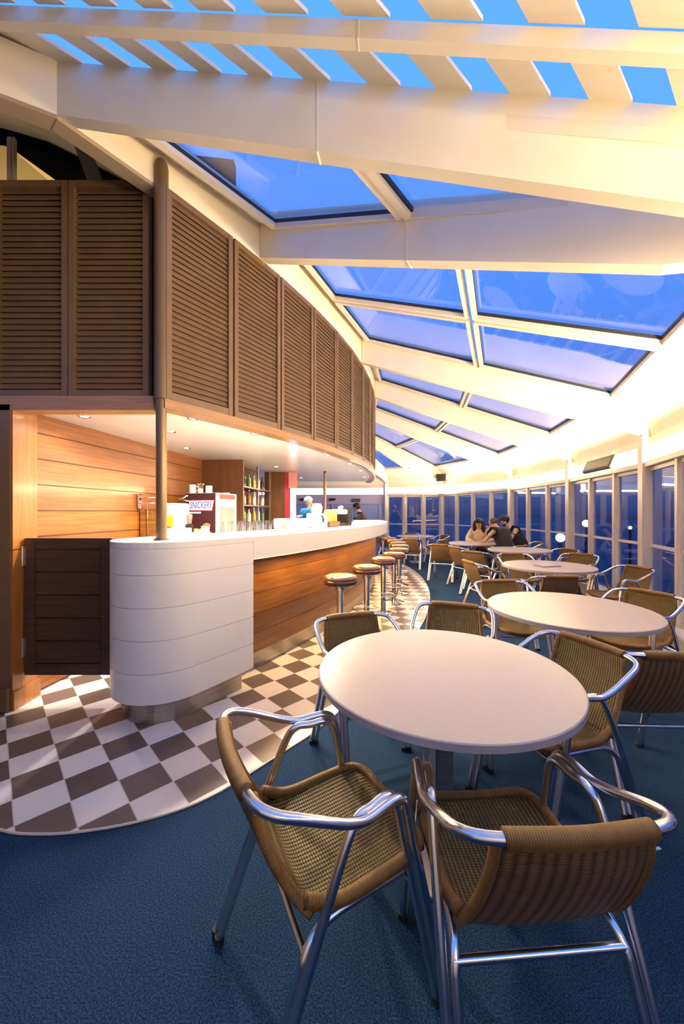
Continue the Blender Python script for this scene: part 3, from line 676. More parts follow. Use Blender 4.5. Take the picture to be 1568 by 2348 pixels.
def make_chair(label, group):
    o = thing('wicker_armchair', label, 'chair', (0, 0, 0), 0, group)
    r = .0128
    # continuous back hoop and arm rail
    half = [(.0, -.295, CH), (.10, -.290, CH), (.158, -.283, CH-.002), (.208, -.268, CH-.006), (.238, -.236, CH-.016), (.249, -.185, CH-.035), (.251, -.12, CH-.065), (.250, -.06, CH-.092), (.245, -.005, CH-.107), (.236, .055, CH-.102), (.229, .095, CH-.102), (.226, .122, CH-.118), (.225, .138, CH-.155)]
    P = [(-x, y, z) for x, y, z in half[::-1]]+half[1:]
    bm = NB(); tube(bm, P, r, 14, n=5); obj('arm_rail', bm, ALU, o, smooth=True)
    bm = NB(); uv = bm.loops.layers.uv.new('uv'); W = [p for p in half if p[0] <= .17]; W = [(-x, y, z) for x, y, z in W[::-1]]+W[1:]
    tube(bm, W, .0205, 14, n=6, uv=uv); obj('rail_wrap', bm, WRAP, o, smooth=True)
    for s in (-1, 1):
        # doubled front leg
        bm = NB(); tube(bm, [(s*.225, .138, CH-.157), (s*.228, .16, .48), (s*.236, .262, .012)], r, 12, n=4)
        tube(bm, [(s*.199, .120, CH-.150), (s*.202, .145, .48), (s*.210, .248, .012)], r, 12, n=4)
        l = obj('leg', bm, ALU, o, smooth=True, auto=50)
        bm = NB(); tube(bm, [(s*.236, .264, 0), (s*.236, .262, .022)], .016, 12); tube(bm, [(s*.210, .250, 0), (s*.210, .248, .022)], .016, 12); obj('foot_cap', bm, RUBBER, l)
        # rear leg: outer tube rises to the arm and doubles it, inner tube carries the seat
        bm = NB(); tube(bm, [(s*.250, -.285, .012), (s*.241, -.16, .34), (s*.232, -.062, .575), (s*.222, -.02, .632), (s*.210, .03, CH-.113), (s*.202, .075, CH-.108), (s*.199, .105, CH-.122), (s*.199, .122, CH-.160)], r, 12, n=5)
        tube(bm, [(s*.224, -.282, .012), (s*.214, -.175, .30), (s*.208, -.150, .355), (s*.200, -.11, .385), (s*.195, -.05, .398), (s*.192, .14, .41)], r*.95, 12, n=4)
        l = obj('leg', bm, ALU, o, smooth=True, auto=50)
        bm = NB(); tube(bm, [(s*.250, -.287, 0), (s*.250, -.285, .022)], .016, 12); tube(bm, [(s*.224, -.284, 0), (s*.224, -.282, .022)], .016, 12); obj('foot_cap', bm, RUBBER, l)
    bm = NB(); tube(bm, [(-.212, -.155, .352), (.212, -.155, .352)], .0105, 12); obj('stretcher', bm, ALU, o, smooth=True, auto=50)
    bm = NB(); tube(bm, [(-.205, .165, .37), (.205, .165, .37)], .007, 10); obj('stretcher', bm, ALU, o, smooth=True, auto=50)
    bm = NB(); tube(bm, [(-.19, .02, .398), (.19, .02, .398)], .007, 8); obj('seat_bracket', bm, ALU, o)
    # woven back
    back = [tuple(p[1:]) for p in spline([(0, -.29, CH-.01), (0, -.275, CH-.09), (0, -.235, .56), (0, -.185, .47), (0, -.15, .425)], 4)]
    bm = NB(); uv = bm.loops.layers.uv.new('uv')
    sheet(bm, back, lambda t: .165+.030*t, uv, 16, bow=lambda u, t: (.022*u*u*(1-.3*t), 0))
    b = obj('backrest', bm, [WICKER, WICKER_OUT], o, smooth=True)
    for s in (-1, 1):
        e_ = [(s*(.165+.03*i/(len(back)-1)), y+.022*(1-.3*i/(len(back)-1)), z) for i, (y, z) in enumerate(back)]
        bm = NB(); uv = bm.loops.layers.uv.new('uv'); tube(bm, e_, .0125, 10, uv=uv); obj('edge_roll', bm, WRAP, b, smooth=True)
    # woven seat with rolled rim and scooped rear
    seat = [tuple(p[1:]) for p in spline([(0, -.165, .445), (0, -.13, .408), (0, -.07, .402), (0, .06, .412), (0, .19, .425), (0, .235, .418)], 4)]
    bm = NB(); uv = bm.loops.layers.uv.new('uv')
    sheet(bm, seat, lambda t: .195, uv, 16, bow=lambda u, t: (-.02*(u**4) if t > .5 else 0, .022*abs(u)**3))
    b = obj('seat', bm, [WICKER, WICKER], o, smooth=True)
    rim = [(-.197, -.15, .465), (-.2, -.06, .428), (-.2, .08, .436), (-.192, .175, .444), (-.160, .222, .438), (-.09, .238, .425), (0, .242, .421)]
    rim = rim+[(-x, y, z) for x, y, z in rim[-2::-1]]
    bm = NB(); uv = bm.loops.layers.uv.new('uv'); tube(bm, rim, .017, 12, n=5, uv=uv); obj('edge_roll', bm, WRAP, b, smooth=True)
    return o
GC = 'wicker armchairs around the round tables'
K = (H-CH)*850
def wl(px, py):
    Y = K/(py-1174); return V((px-784)/850*Y, Y)
# (x, y, facing angle in degrees of the chair's front, label)
chairs = [
 (-.045, 1.135, 27, 'cane armchair nearest the camera on the left, side-on at the first table'),
 (.462, 1.035, 94, 'cane armchair nearest the camera on the right, its back turned to us'),
 (.150, 2.06, -70, 'cane armchair on the far left side of the first table, facing us'),
 (.68, 2.33, -112, 'cane armchair behind the first table, between the two nearest tables'),
 (.965, 1.74, 200, 'cane armchair on the right of the first table with aluminium arm curving round'),
 (1.55, 1.97, 88, 'cane armchair cut by the right edge of the picture, ribbed back to us'),
 (1.48, 3.20, -88, 'cane armchair at the far left side of the second table'),
 (2.23, 2.87, 205, 'cane armchair at the far right of the second table, beside the window sill'),
 (2.22, 4.02, 88, 'cane armchair with its back to the second table, tucked under the third'),
 (3.20, 4.32, 186, 'cane armchair side-on beside the window wall, right of the third table'),
 (2.62, 5.45, -92, 'cane armchair on the far side of the third table, facing us'),
 (3.46, 5.50, 222, 'cane armchair at the far right of the third table near the windows'),
 (3.66, 6.35, 195, 'cane armchair side-on by the windows, right of the fourth table'),
 (1.94, 4.90, 8, 'cane armchair on the left of the third table, side-on towards it'),
 (2.36, 6.25, 40, 'cane armchair left of the fourth table, near leg out in the aisle'),
 (2.08, 7.62, 62, 'cane armchair with splayed pale legs in the aisle, left of the trio\'s table'),
 (1.72, 9.15, 70, 'cane armchair in the aisle, far left, back half turned to us'),
 (2.35, 6.95, 20, 'cane armchair in the aisle between the fourth table and the trio\'s table'),
 (1.35, 10.45, 30, 'cane armchair at the farthest left table, near the end of the bar'),
 (2.60, 10.2, 200, 'cane armchair on the right of the farthest left table'),
 (2.1, 11.1, -90, 'cane armchair behind the farthest left table, against the far windows'),
 (1.05, 11.6, -60, 'last cane armchair at the far end of the room beside the far post'),
]
c0 = make_chair('x', GC)
for i, (x, y, a, lb) in enumerate(chairs):
    z = .0
    if (x-CX)**2+(y-CY)**2 < 11.2**2: z = .006
    if i == 0: c0.location = (x, y, z); c0.rotation_euler = (0, 0, rad(a-90)); c0['label'] = lb
    else: dup(c0, (x, y, z), rad(a-90), lb)

# ================================================================ ROUND TABLES
def make_table():
    o = thing('round_table', '', 'table', (0, 0, 0), 0, 'round pedestal tables'); R = .518
    bm = NB(); lathe(bm, [(0, .712), (R-.004, .712), (R, .716), (R, .737), (R-.003, .74), (0, .74)], 96); t = obj('tabletop', bm, TABLETOP, o, smooth=True, auto=35)
    bm = NB(); lathe(bm, [(R-.0, .713), (R+.0015, .714), (R+.0015, .736), (R, .737)], 96); obj('edge_band', bm, TEDGE, t, smooth=True, auto=35)
    bm = NB(); box(bm, (0, 0, .36), (.075, .075, .70), b=.006); obj('column', bm, STEEL, o)
    bm = NB(); box(bm, (0, 0, .006), (.28, .45, .012), b=.003); box(bm, (0, 0, .02), (.10, .10, .02), b=.003); obj('base_plate', bm, STEEL, o)
    bm = NB(); box(bm, (0, 0, .703), (.36, .06, .016)); box(bm, (0, 0, .703), (.06, .36, .016)); obj('top_bracket', bm, BLACK, o)
    return o
tables = [(.422, 1.569, 5, 'nearest round beige table, large in the foreground'), (1.562, 2.56, 20, 'second round beige table, behind and right of the nearest one'), (2.54, 4.58, 10, 'third round beige table, with a small tray on it'),
          (3.13, 6.55, 0, 'fourth round beige table, empty, in front of the seated trio'), (2.83, 7.95, 0, 'round table where the three people are sitting'), (2.05, 10.35, 0, 'farthest round table, left, near the end of the bar')]
t0 = make_table()
for i, (x, y, a, lb) in enumerate(tables):
    if i == 0: t0.location = (x, y, 0); t0.rotation_euler = (0, 0, rad(a)); t0['label'] = lb
    else: dup(t0, (x, y, 0), rad(a), lb)
o = thing('serving_tray', 'small pale tray with papers lying on the third table', 'tray', (2.50, 4.52, .74), rad(12))
bm = NB(); box(bm, (0, 0, .006), (.26, .18, .012), b=.004); obj('tray', bm, mat('tray_brown', (.34, .26, .2), .4), o); bm = NB(); box(bm, (.01, 0, .0145), (.20, .13, .004), rz=.15); obj('paper', bm, WPLAST, o)
for i, (x, y) in enumerate(((1.66, 2.0), (1.62, 2.03))): pass
o = thing('paper_scraps', 'few small white paper scraps dropped on the blue carpet', 'litter', (1.25, 1.58, 0)); 
for i, (x, y, a) in enumerate(((.0, .02, .3), (.03, -.03, 1.0), (.06, -.04, .2))):
    bm = NB(); box(bm, (x, y, .002), (.028, .012, .003), rz=a); obj('scrap', bm, WPLAST, o)

# ================================================================ BAR STOOLS
def make_stool():
    o = thing('bar_stool', '', 'stool', (0, 0, 0), 0, 'round bar stools along the bar front'); R = .165
    bm = NB(); lathe(bm, [(0, .762), (.08, .768), (R-.03, .768), (R-.008, .760), (R, .748), (R, .728), (R-.004, .722), (0, .722)], 40); obj('seat_cushion', bm, LEATHER, o, smooth=True, auto=50)
    bm = NB(); lathe(bm, [(0, .678), (R-.02, .678), (R-.004, .684), (R, .694), (R, .714), (R-.003, .7205), (0, .7205)], 40); obj('seat_rim', bm, mat('dark_brown_band', (.06, .026, .014), .25) if 'dark_brown_band' not in bpy.data.materials else bpy.data.materials['dark_brown_band'], o, smooth=True, auto=50)
    bm = NB(); lathe(bm, [(R+.001, .7195), (R+.003, .721), (R+.001, .7225)], 40); obj('piping', bm, CHROME, o, smooth=True)
    bm = NB(); lathe(bm, [(0, .02), (.045, .02), (.035, .04), (.034, .60), (.05, .625), (.05, .677), (0, .677)], 24); obj('column', bm, CHROME, o, smooth=True, auto=40)
    bm = NB(); lathe(bm, [(0, 0), (.17, 0), (.17, .008), (.10, .018), (.04, .024), (0, .024)], 40); obj('base', bm, CHROME, o, smooth=True, auto=40)
    bm = NB(); P = [(.15*math.cos(2*PI*i/32), .15*math.sin(2*PI*i/32), .26) for i in range(33)]; tube(bm, P, .008, 8, cap=False)
    for a in (0, 2.09, 4.19): tube(bm, [(.03*math.cos(a), .03*math.sin(a), .26), (.15*math.cos(a), .15*math.sin(a), .26)], .007, 8)
    obj('foot_ring', bm, CHROME, o, smooth=True, auto=60)
    return o
sp_ = [(-.017, 3.68), (.29, 4.34), (.565, 5.08), (.80, 5.72), (.985, 6.40), (1.11, 7.08), (1.18, 7.76), (1.20, 8.44), (1.17, 9.12), (1.09, 9.75)]
names = ['nearest', 'second nearest', 'third', 'fourth', 'fifth', 'sixth', 'seventh', 'eighth', 'ninth', 'farthest']
s0 = make_stool()
for i, (x, y) in enumerate(sp_):
    lb = 'round brown-topped bar stool on a chrome column, %s along the bar front' % names[i]
    if i == 0: s0.location = (x, y, .006); s0['label'] = lb
    else: dup(s0, (x, y, .006), .4*i, lb)

# ================================================================ THINGS ON AND BEHIND THE BAR
# drinks fridge with chocolate bar branding
fz = .94
o = thing('display_fridge', 'small drinks fridge with dark brown chocolate-bar advert on its side', 'fridge', (-1.56, 4.60, fz), rad(-15))
FW, FD, FH = .44, .45, .70      # local: x = -FW..0 along the advert side (facing the viewer), y = 0..FD deep, door on +x
bm = NB(); box(bm, (-FW/2, FD/2, FH/2), (FW-.02, FD, FH), b=.008); obj('body', bm, WPLAST, o)
bm = NB(); box(bm, (-FW/2, -.003, FH/2), (FW-.02, .006, FH-.01)); adv = obj('advert_panel', bm, mat('chocolate_brown', (.05, .014, .016), .35), o)
bm = NB(); box(bm, (.0, FD/2, FH/2), (.03, FD, FH), b=.005); door = obj('door', bm, WPLAST, o)
bm = NB(); box(bm, (.017, FD/2, .30), (.006, FD-.12, .44)); obj('door_glass', bm, mat('fridge_window', (.20, .23, .20), .1, emit=(.8, .85, .75), es=.06), door)
bm = NB(); box(bm, (.018, FD/2, .655), (.006, FD-.10, .06)); obj('brand_strip', bm, mat('strip_red_brown', (.16, .03, .03), .4), door)
bm = NB(); box(bm, (.03, .05, .32), (.02, .015, .30), b=.004); obj('handle', bm, STEEL, door)
def text(s, size, loc, rot, m, parent, name='lettering', shear=0, ext=.001, off=0.0, sx=1, align='CENTER'):
    c = bpy.data.curves.new(name, 'FONT'); c.body = s; c.size = size; c.extrude = ext; c.align_x = align; c.align_y = 'CENTER'; c.shear = shear; c.offset = off
    o_ = bpy.data.objects.new(name, c); C.objects.link(o_); bpy.context.view_layer.update(); me = bpy.data.meshes.new_from_object(o_.evaluated_get(bpy.context.evaluated_depsgraph_get())); bpy.data.objects.remove(o_)
    o_ = bpy.data.objects.new(name, me); C.objects.link(o_); me.materials.clear(); me.materials.append(m)
    o_.location = loc; o_.rotation_euler = rot; o_.scale = (sx, 1, 1); o_.parent = parent; return o_
WHITEINK = mat('white_ink', (.9, .88, .9), .4); BLUEINK = mat('blue_ink', (.03, .05, .35), .4); REDINK = mat('red_ink', (.6, .02, .04), .4)
bm = NB(); prism(bm, [(-.415, .0), (-.055, .0), (-.020, .135), (-.38, .135)], 0, .002); 
bmesh.ops.rotate(bm, cent=(0, 0, 0), matrix=Matrix.Rotation(rad(90), 3, 'X'), verts=bm.verts); bmesh.ops.translate(bm, vec=(0, -.007, .475), verts=bm.verts); lp = obj('logo_plate', bm, REDINK, adv)
bm = NB(); prism(bm, [(-.406, .007), (-.060, .007), (-.030, .128), (-.375, .128)], 0, .001)
bmesh.ops.rotate(bm, cent=(0, 0, 0), matrix=Matrix.Rotation(rad(90), 3, 'X'), verts=bm.verts); bmesh.ops.translate(bm, vec=(0, -.0092, .475), verts=bm.verts); obj('logo_ground', bm, WHITEINK, adv)
text('SNICKERS', .118, (-.219, -.0104, .543), (rad(90), 0, 0), WHITEINK, adv, shear=.25, off=.0065, sx=.60)
text('SNICKERS', .118, (-.219, -.0118, .543), (rad(90), 0, 0), BLUEINK, adv, shear=.25, off=.001, sx=.60)
bm = NB(); box(bm, (-.30, -.008, .452), (.17, .002, .020)); obj('tagline_bar', bm, WHITEINK, adv)
NUT = noisy('advert_caramel', (.55, .22, .05), (.30, .09, .02), 18, .4); NUT2 = mat('advert_peanut', (.85, .5, .16), .4)
random.seed(3)
for i in range(11):
    x = -.36+.31*random.random(); z = .06+.30*random.random()*(.4+.6*(x+.36)/.31); bm = NB()
    ball(bm, (x, -.006, z), .04, 14, (1.5, .12, .8), M=Matrix.Rotation(random.uniform(-.6, .6), 4, 'Y')); obj('peanut_print', bm, NUT if i % 3 else NUT2, adv, smooth=True)
def mug(label, x, y, z, r=.04, h=.09, rz=0, m=None, group=None):
    o = thing('mug', label, 'cup', (x, y, z), rz, group)
    bm = NB(); lathe(bm, [(0, .0), (r*.8, 0), (r, h*.15), (r, h), (r-.004, h), (r-.005, .008), (0, .008)], 24); obj('bowl', bm, m or CERAMIC, o, smooth=True, auto=50)
    bm = NB(); tube(bm, [(r-.002, 0, h*.8), (r+.025, 0, h*.75), (r+.028, 0, h*.4), (r-.002, 0, h*.22)], .005, 8, n=4); obj('handle', bm, m or CERAMIC, o, smooth=True)
    return o
mug('white mug at the left on top of the drinks fridge', -1.92, 4.77, fz+.70, .042, .11)
mug('white mug at the right on top of the drinks fridge', -1.70, 4.74, fz+.70, .042, .095, 2)
o = thing('spoon_jar', 'little jar of spoons between the mugs on top of the drinks fridge', 'jar', (-1.81, 4.75, fz+.70))
bm = NB(); lathe(bm, [(0, 0), (.03, 0), (.03, .06), (.027, .06), (.026, .005), (0, .005)], 20); obj('jar', bm, CERAMIC, o, smooth=True, auto=50)
for i in range(5):
    a = i*1.26; bm = NB(); tube(bm, [(0, 0, .01), (.035*math.cos(a), .035*math.sin(a), .11)], .003, 6); ball(bm, (.037*math.cos(a), .037*math.sin(a), .115), .010, 8, (1, .6, 1.4)); obj('spoon', bm, STEEL, o, smooth=True)
o = thing('saucer', 'white saucer at the front right corner on top of the fridge', 'dish', (-1.53, 4.90, fz+.70)); bm = NB(); lathe(bm, [(0, 0), (.03, 0), (.05, .012), (.048, .014), (.03, .004), (0, .004)], 24); obj('dish', bm, CERAMIC, o, smooth=True)
# juice dispenser with a yellow disc
o = thing('juice_dispenser', 'white juice machine with round yellow emblem between the pole and the fridge', 'drinks machine', (-1.925, 4.16, fz), rad(-12))
bm = NB(); box(bm, (0, .12, .28), (.15, .26, .56), b=.015); obj('body', bm, WPLAST, o)
bm = NB(); v = ball(bm, (0, -.022, .36), .07, 20, (.85, .14, 1)); obj('emblem', bm, mat('orange_yellow', (.95, .55, .02), .3), o, smooth=True)
bm = NB(); box(bm, (0, -.05, .02), (.14, .12, .03), b=.004); obj('drip_tray', bm, BLACK, o)
bm = NB(); tube(bm, [(.055, -.02, .22), (.055, -.05, .20), (.055, -.05, .14)], .012, 8); obj('tap', bm, CHROME, o, smooth=True)
o = thing('coffee_grinder', 'small dark coffee grinder standing left of the drinks fridge', 'coffee machine', (-1.80, 4.36, fz), 0)
bm = NB(); box(bm, (0, 0, .16), (.075, .12, .32), b=.01); obj('body', bm, BLACK, o); bm = NB(); lathe(bm, [(0, .321), (.03, .321), (.042, .42), (.04, .425), (0, .455)], 20); obj('hopper', bm, mat('smoked_hopper', (.16, .12, .1), .2), o, smooth=True, auto=40)
for i, (x, y, r_, h_) in enumerate(((-1.82, 3.95, .045, .12), (-1.73, 3.92, .045, .10), (-1.66, 3.96, .05, .15), (-1.60, 4.02, .045, .10), (-1.53, 4.15, .045, .16))):
    mug(['white cup leftmost', 'white cup second', 'tall white jug in the middle', 'white cup fourth', 'taller white beaker rightmost'][i]+' of the row in front of the drinks fridge', x, y, fz, r_, h_+.14, i, group='white cups in front of the drinks fridge')
# wall glass rack and pull cord
o = thing('wall_rack', 'small chrome rail rack on the plank wall left of the pole', 'rack', (-2.09, 4.03, 1.53), 0)
bm = NB(); box(bm, (-2.085, 4.04, .715), (.20, .05, 1.43)); tag(obj('bar_partition', bm, WOODBAR), 'reddish wood partition behind the pole that carries the chrome rack', 'partition')
for x in (-.095, .095):
    bm = NB(); box(bm, (x, -.03, -.01), (.016, .05, .16), b=.003); obj('side_bracket', bm, CHROME, o)
bm = NB()
for z in (-.035, .025): tube(bm, [(-.095, -.05, z), (.095, -.05, z)], .006, 8)
obj('rails', bm, CHROME, o, smooth=True)
bm = NB(); tube(bm, [(.0, -.035, -.6), (.0, -.05, -.035)], .006, 8); obj('hanging_rod', bm, CHROME, o)
o = thing('wall_tap', 'angled chrome tap arm on the back wall just right of the pole', 'tap', (-2.0, 4.62, 1.50)); bm = NB(); tube(bm, [(-.07, 0, .0), (.0, -.08, .05), (.12, -.10, .10)], .010, 8); tube(bm, [(-.04, -.05, .06), (.14, -.09, .03)], .008, 8); obj('arm', bm, CHROME, o, smooth=True)
# clear glasses in two rows on the worktop
def glass_cup(label, x, y, z, r, h, grp):
    o = thing('drinking_glass', label, 'glass', (x, y, z), 0, grp); bm = NB()
    lathe(bm, [(0, 0), (r*.8, 0), (r, h), (r-.003, h), (r*.8-.003, .006), (0, .006)], 16); obj('bowl', bm, CLEARGLASS, o, smooth=True, auto=50)
    return o
g0 = None; k = 0
for row in range(2):
    for i in range(6):
        x, y = ring(9.72+.09*row, -31.6+.55*i+.2*row)
        lb = 'clear drinking glass, %s of the %s row on the worktop below the bottle shelf' % (['first', 'second', 'third', 'fourth', 'fifth', 'sixth'][i], ['rear', 'front'][row])
        if g0 is None: g0 = glass_cup(lb, x, y, 1.204, .032, .11, 'clear glasses on the bar worktop')
        else: dup(g0, (x, y, 1.204), 0, lb)
# bottles on the shelf unit
cols_b = [(.10, .25, .06), (.35, .16, .04), (.75, .72, .6), (.85, .6, .08), (.05, .03, .02), (.5, .45, .4)]
mats_b = [mat('bottle_glass_%s' % n_, c, .12) for n_, c in zip(('green', 'amber', 'clear', 'yellow', 'dark', 'pale'), cols_b)]
cn = ['green', 'amber', 'clear', 'yellow', 'dark', 'pale']
Mx = Matrix.Translation((-1.46, 5.46, 0))@Matrix.Rotation(rad(-5), 4, 'Z')
sh_names = ['lowest', 'second', 'third', 'top']
for si, z in enumerate((.91, 1.24, 1.51, 1.79)):
    for j in range(6):
        ci = (si*5+j*7+j//2) % 6; p = Mx@V(-.12, .13+.24*j, 0); hh = .22+.03*((si+j) % 3); hh = min(hh, .25)
        o = thing('bottle', '%s bottle on the %s shelf behind the bar, %s from the near end' % (cn[ci], sh_names[si], ['first', 'second', 'third', 'fourth', 'fifth', 'sixth'][j]), 'bottle', (p.x, p.y, z), 0, 'bottles on the back bar shelves')
        bm = NB(); lathe(bm, [(0, 0), (.034, 0), (.036, .01), (.036, hh*.58), (.013, hh*.74), (.012, hh*.93), (0, hh*.93)], 16); obj('bottle_body', bm, mats_b[ci], o, smooth=True, auto=60)
        bm = NB(); lathe(bm, [(0, hh*.931), (.014, hh*.931), (.014, hh), (0, hh)], 12); obj('cap', bm, STEEL if ci % 2 else BLACK, o)
# things on the far worktop
o = thing('cash_box', 'low white box on the worktop left of the bartender', 'box', (-.60, 4.42, 1.204), rad(62)); bm = NB(); box(bm, (0, 0, .06), (.40, .24, .12), b=.01); obj('box', bm, WPLAST, o); bm = NB(); bar(bm, (.06, -.04, .135), (.22, .02, .155), .06, .012); obj('card_reader', bm, DARKGREY, o)
x, y = ring(9.86, -23.4)
o = thing('coffee_dispenser', 'white coffee dispenser with dark nozzle on the far worktop', 'drinks machine', (x, y, 1.204), rad(40))
bm = NB(); box(bm, (0, 0, .09), (.19, .20, .18), b=.01); obj('body', bm, WPLAST, o)
bm = NB(); lathe(bm, [(0, .18), (.06, .18), (.07, .26), (.05, .30), (0, .305)], 20); obj('hopper', bm, mat('pink_white', (.8, .62, .58), .3), o, smooth=True, auto=40)
bm = NB(); tube(bm, [(0, -.10, .15), (0, -.13, .12), (0, -.13, .07)], .012, 8); obj('nozzle', bm, BLACK, o)
for i, (th_, lb) in enumerate(((-21.9, 'left'), (-21.1, 'right'))):
    x, y = ring(9.90, th_); o = thing('juice_tank', 'orange juice tank on the far worktop, %s one of the pair' % lb, 'drinks machine', (x, y, 1.204), rad(40), 'orange juice tanks')
    bm = NB(); box(bm, (0, 0, .035), (.12, .18, .07), b=.006); obj('base', bm, mat('tank_base', (.16, .07, .04), .4) if i == 0 else bpy.data.materials['tank_base'], o)
    bm = NB(); lathe(bm, [(0, .0705), (.055, .0705), (.06, .09), (.06, .20), (.05, .225), (0, .23)], 20); obj('tank', bm, mat('orange_juice', (.95, .5, .10), .2) if i == 0 else bpy.data.materials['orange_juice'], o, smooth=True, auto=40)
x, y = ring(9.92, -19.2); o = thing('espresso_machine', 'black espresso machine on the far worktop right of the juice tanks', 'coffee machine', (x, y, 1.204), rad(45))
bm = NB(); box(bm, (.06, .02, .13), (.10, .22, .26), b=.012); box(bm, (-.02, .02, .025), (.20, .2, .05), b=.006); obj('body', bm, BLACK, o); bm = NB(); box(bm, (-.03, .02, .20), (.14, .2, .07), b=.008); obj('head', bm, WPLAST, o); bm = NB(); ball(bm, (.0, .02, .26), .03, 10); ball(bm, (-.06, .0, .255), .025, 10); obj('cups', bm, CERAMIC, o, smooth=True)
for i, (r_, t_, c_) in enumerate(((9.75, -25.6, 'black'), (9.80, -25.0, 'pale'), (9.78, -24.4, 'pink'), (9.72, -26.4, 'green'))):
    x, y = ring(r_, t_); o = thing('small_bottle', 'small %s condiment bottle on the worktop beside the bartender' % c_, 'bottle', (x, y, 1.204), 0, 'condiment bottles beside the bartender')
    bm = NB(); lathe(bm, [(0, 0), (.022, 0), (.022, .07), (.01, .09), (.01, .11), (0, .11)], 14); obj('bottle_body', bm, mat('condiment_'+c_, {'black': (.02, .02, .02), 'pale': (.7, .66, .6), 'pink': (.6, .2, .2), 'green': (.1, .2, .06)}[c_], .3), o, smooth=True, auto=50)
o = thing('ceiling_pole', 'thin dark pole from the far bar worktop up to the canopy', 'post', (-.32, 6.9, 0)); bm = NB(); lathe(bm, [(0, .006), (.025, .006), (.025, 2.158), (0, 2.158)], 16); obj('tube', bm, BRONZE, o, smooth=True, auto=50)

# speaker and heater
p = V(3.28, 12.05); o = thing('wall_speaker', 'small dark brown loudspeaker mounted high on the far post', 'speaker', (3.20, 11.95, 2.50), rad(-20))
bm = NB(); box(bm, (0, 0, 0), (.30, .22, .24), b=.012); obj('cabinet', bm, mat('speaker_brown', (.075, .045, .03), .5), o); bm = NB(); box(bm, (0, -.113, 0), (.27, .006, .21)); obj('grille', bm, BLACK, o); bm = NB(); tube(bm, [(.13, .0, .02), (.24, .04, .03)], [.09, .05], 16); obj('bracket', bm, PLASTER, o, smooth=True, auto=50)
a, b = V(3.93, 5.55), V(4.10, 6.45); t = (b-a).normalized()
o = thing('patio_heater', 'long dark grey heater tilted under the eave above the window rail', 'heater', (3.96, 5.72, 2.13), math.atan2(t.y, t.x)); bm = NB(); box(bm, (0, 0, 0), (.86, .05, .20), b=.008, M=Matrix.Rotation(rad(20), 4, 'X')); obj('housing', bm, DARKGREY, o); bm = NB(); box(bm, (0, .03, .0), (.80, .012, .13), M=Matrix.Rotation(rad(20), 4, 'X')); obj('grille', bm, BLACK, o)
for x_ in (-.3, .3):
    bm = NB(); tube(bm, [(x_, .0, .05), (x_, -.06, .16)], .01, 8); obj('bracket', bm, FRAMEW, o)

# ================================================================ OUTSIDE
bm = NB(); prism(bm, [(-60, -60), (90, -60), (90, 160), (-60, 160)], -1.2, -1.0); struct('ground', bm, noisy('dark_sea_water', (.035, .05, .09), (.045, .06, .11), .4, .5))
for x, y, z, r, lb in ((7.9, 12.0, 1.03, .115, 'upper glowing globe lamp outside, seen between the middle windows'), (5.95, 10.1, .70, .12, 'lower glowing globe lamp outside, behind the seated trio'), (10.1, 13.0, .85, .06, 'small glowing lamp outside the right-hand windows')):
    o = thing('globe_lamp', lb, 'lamp', (x, y, -1.0)); bm = NB(); ball(bm, (0, 0, z+1.0), r, 20); obj('globe', bm, GLOBE, o, smooth=True); bm = NB(); tube(bm, [(0, 0, 0), (0, 0, z+1.0-r)], .04, 12); obj('post', bm, DARKGREY, o)
bld = [(50, 36, 9, 12, 1.6), (34, 27, 6, 8, .6), (60, 44, 10, 10, 2.6)]
FAC = mat('dusk_facade', (.05, .045, .06), .8)
for i, (x, y, w_, d_, h_) in enumerate(bld):
    o = thing('distant_building', ['low dark building with small lit orange windows outside at the right', 'small dark pavilion with lit windows nearest outside the right windows', 'taller dark building with lit windows farthest outside at the right'][i], 'building', (x, y, -1.0), rad(-40), 'dark buildings outside')
    bm = NB(); box(bm, (0, 0, (h_+1)/2), (w_, d_, h_+1)); obj('walls', bm, FAC, o)
    for k in range(9):
        bm = NB(); box(bm, (-w_/2+w_*(k+.5)/9, -d_/2-.05, .5+(k*37 % 3)*.5), (w_/30, .06, .28)); obj('lit_window', bm, CITYLIT, o)

# ================================================================ PEOPLE
SKIN = mat('skin', (.62, .36, .24), .5); HAIR_D = mat('dark_hair', (.02, .013, .01), .6); HAIR_G = mat('grey_white_hair', (.7, .68, .66), .6)
def skin_obj(name, chains, m, parent, root=0, sub=2):
    """chains: list of lists of (x, y, z, r); the first point of a chain may be an index (int) of an earlier vertex"""
    vs, rs, ed = [], [], []
    for ch in chains:
        prev = None
        for p in ch:
            if isinstance(p, int): prev = p; continue
            vs.append(p[:3]); rs.append(p[3]); i = len(vs)-1
            if prev is not None: ed.append((prev, i))
            prev = i
    me = bpy.data.meshes.new(name); me.from_pydata(vs, ed, []); o = bpy.data.objects.new(name, me); C.objects.link(o); me.materials.append(m); o.parent = parent
    sk = o.modifiers.new('skin', 'SKIN'); sk.use_smooth_shade = True
    if not me.skin_vertices: me.attributes
    for i, r in enumerate(rs):
        rr = r if isinstance(r, tuple) else (r, r); me.skin_vertices[0].data[i].radius = rr
        me.skin_vertices[0].data[i].use_root = (i == root)
    sb = o.modifiers.new('sub', 'SUBSURF'); sb.levels = sub; sb.render_levels = sub
    return o
def lerp3(a, b, t): return tuple(a[i]+(b[i]-a[i])*t for i in range(3))
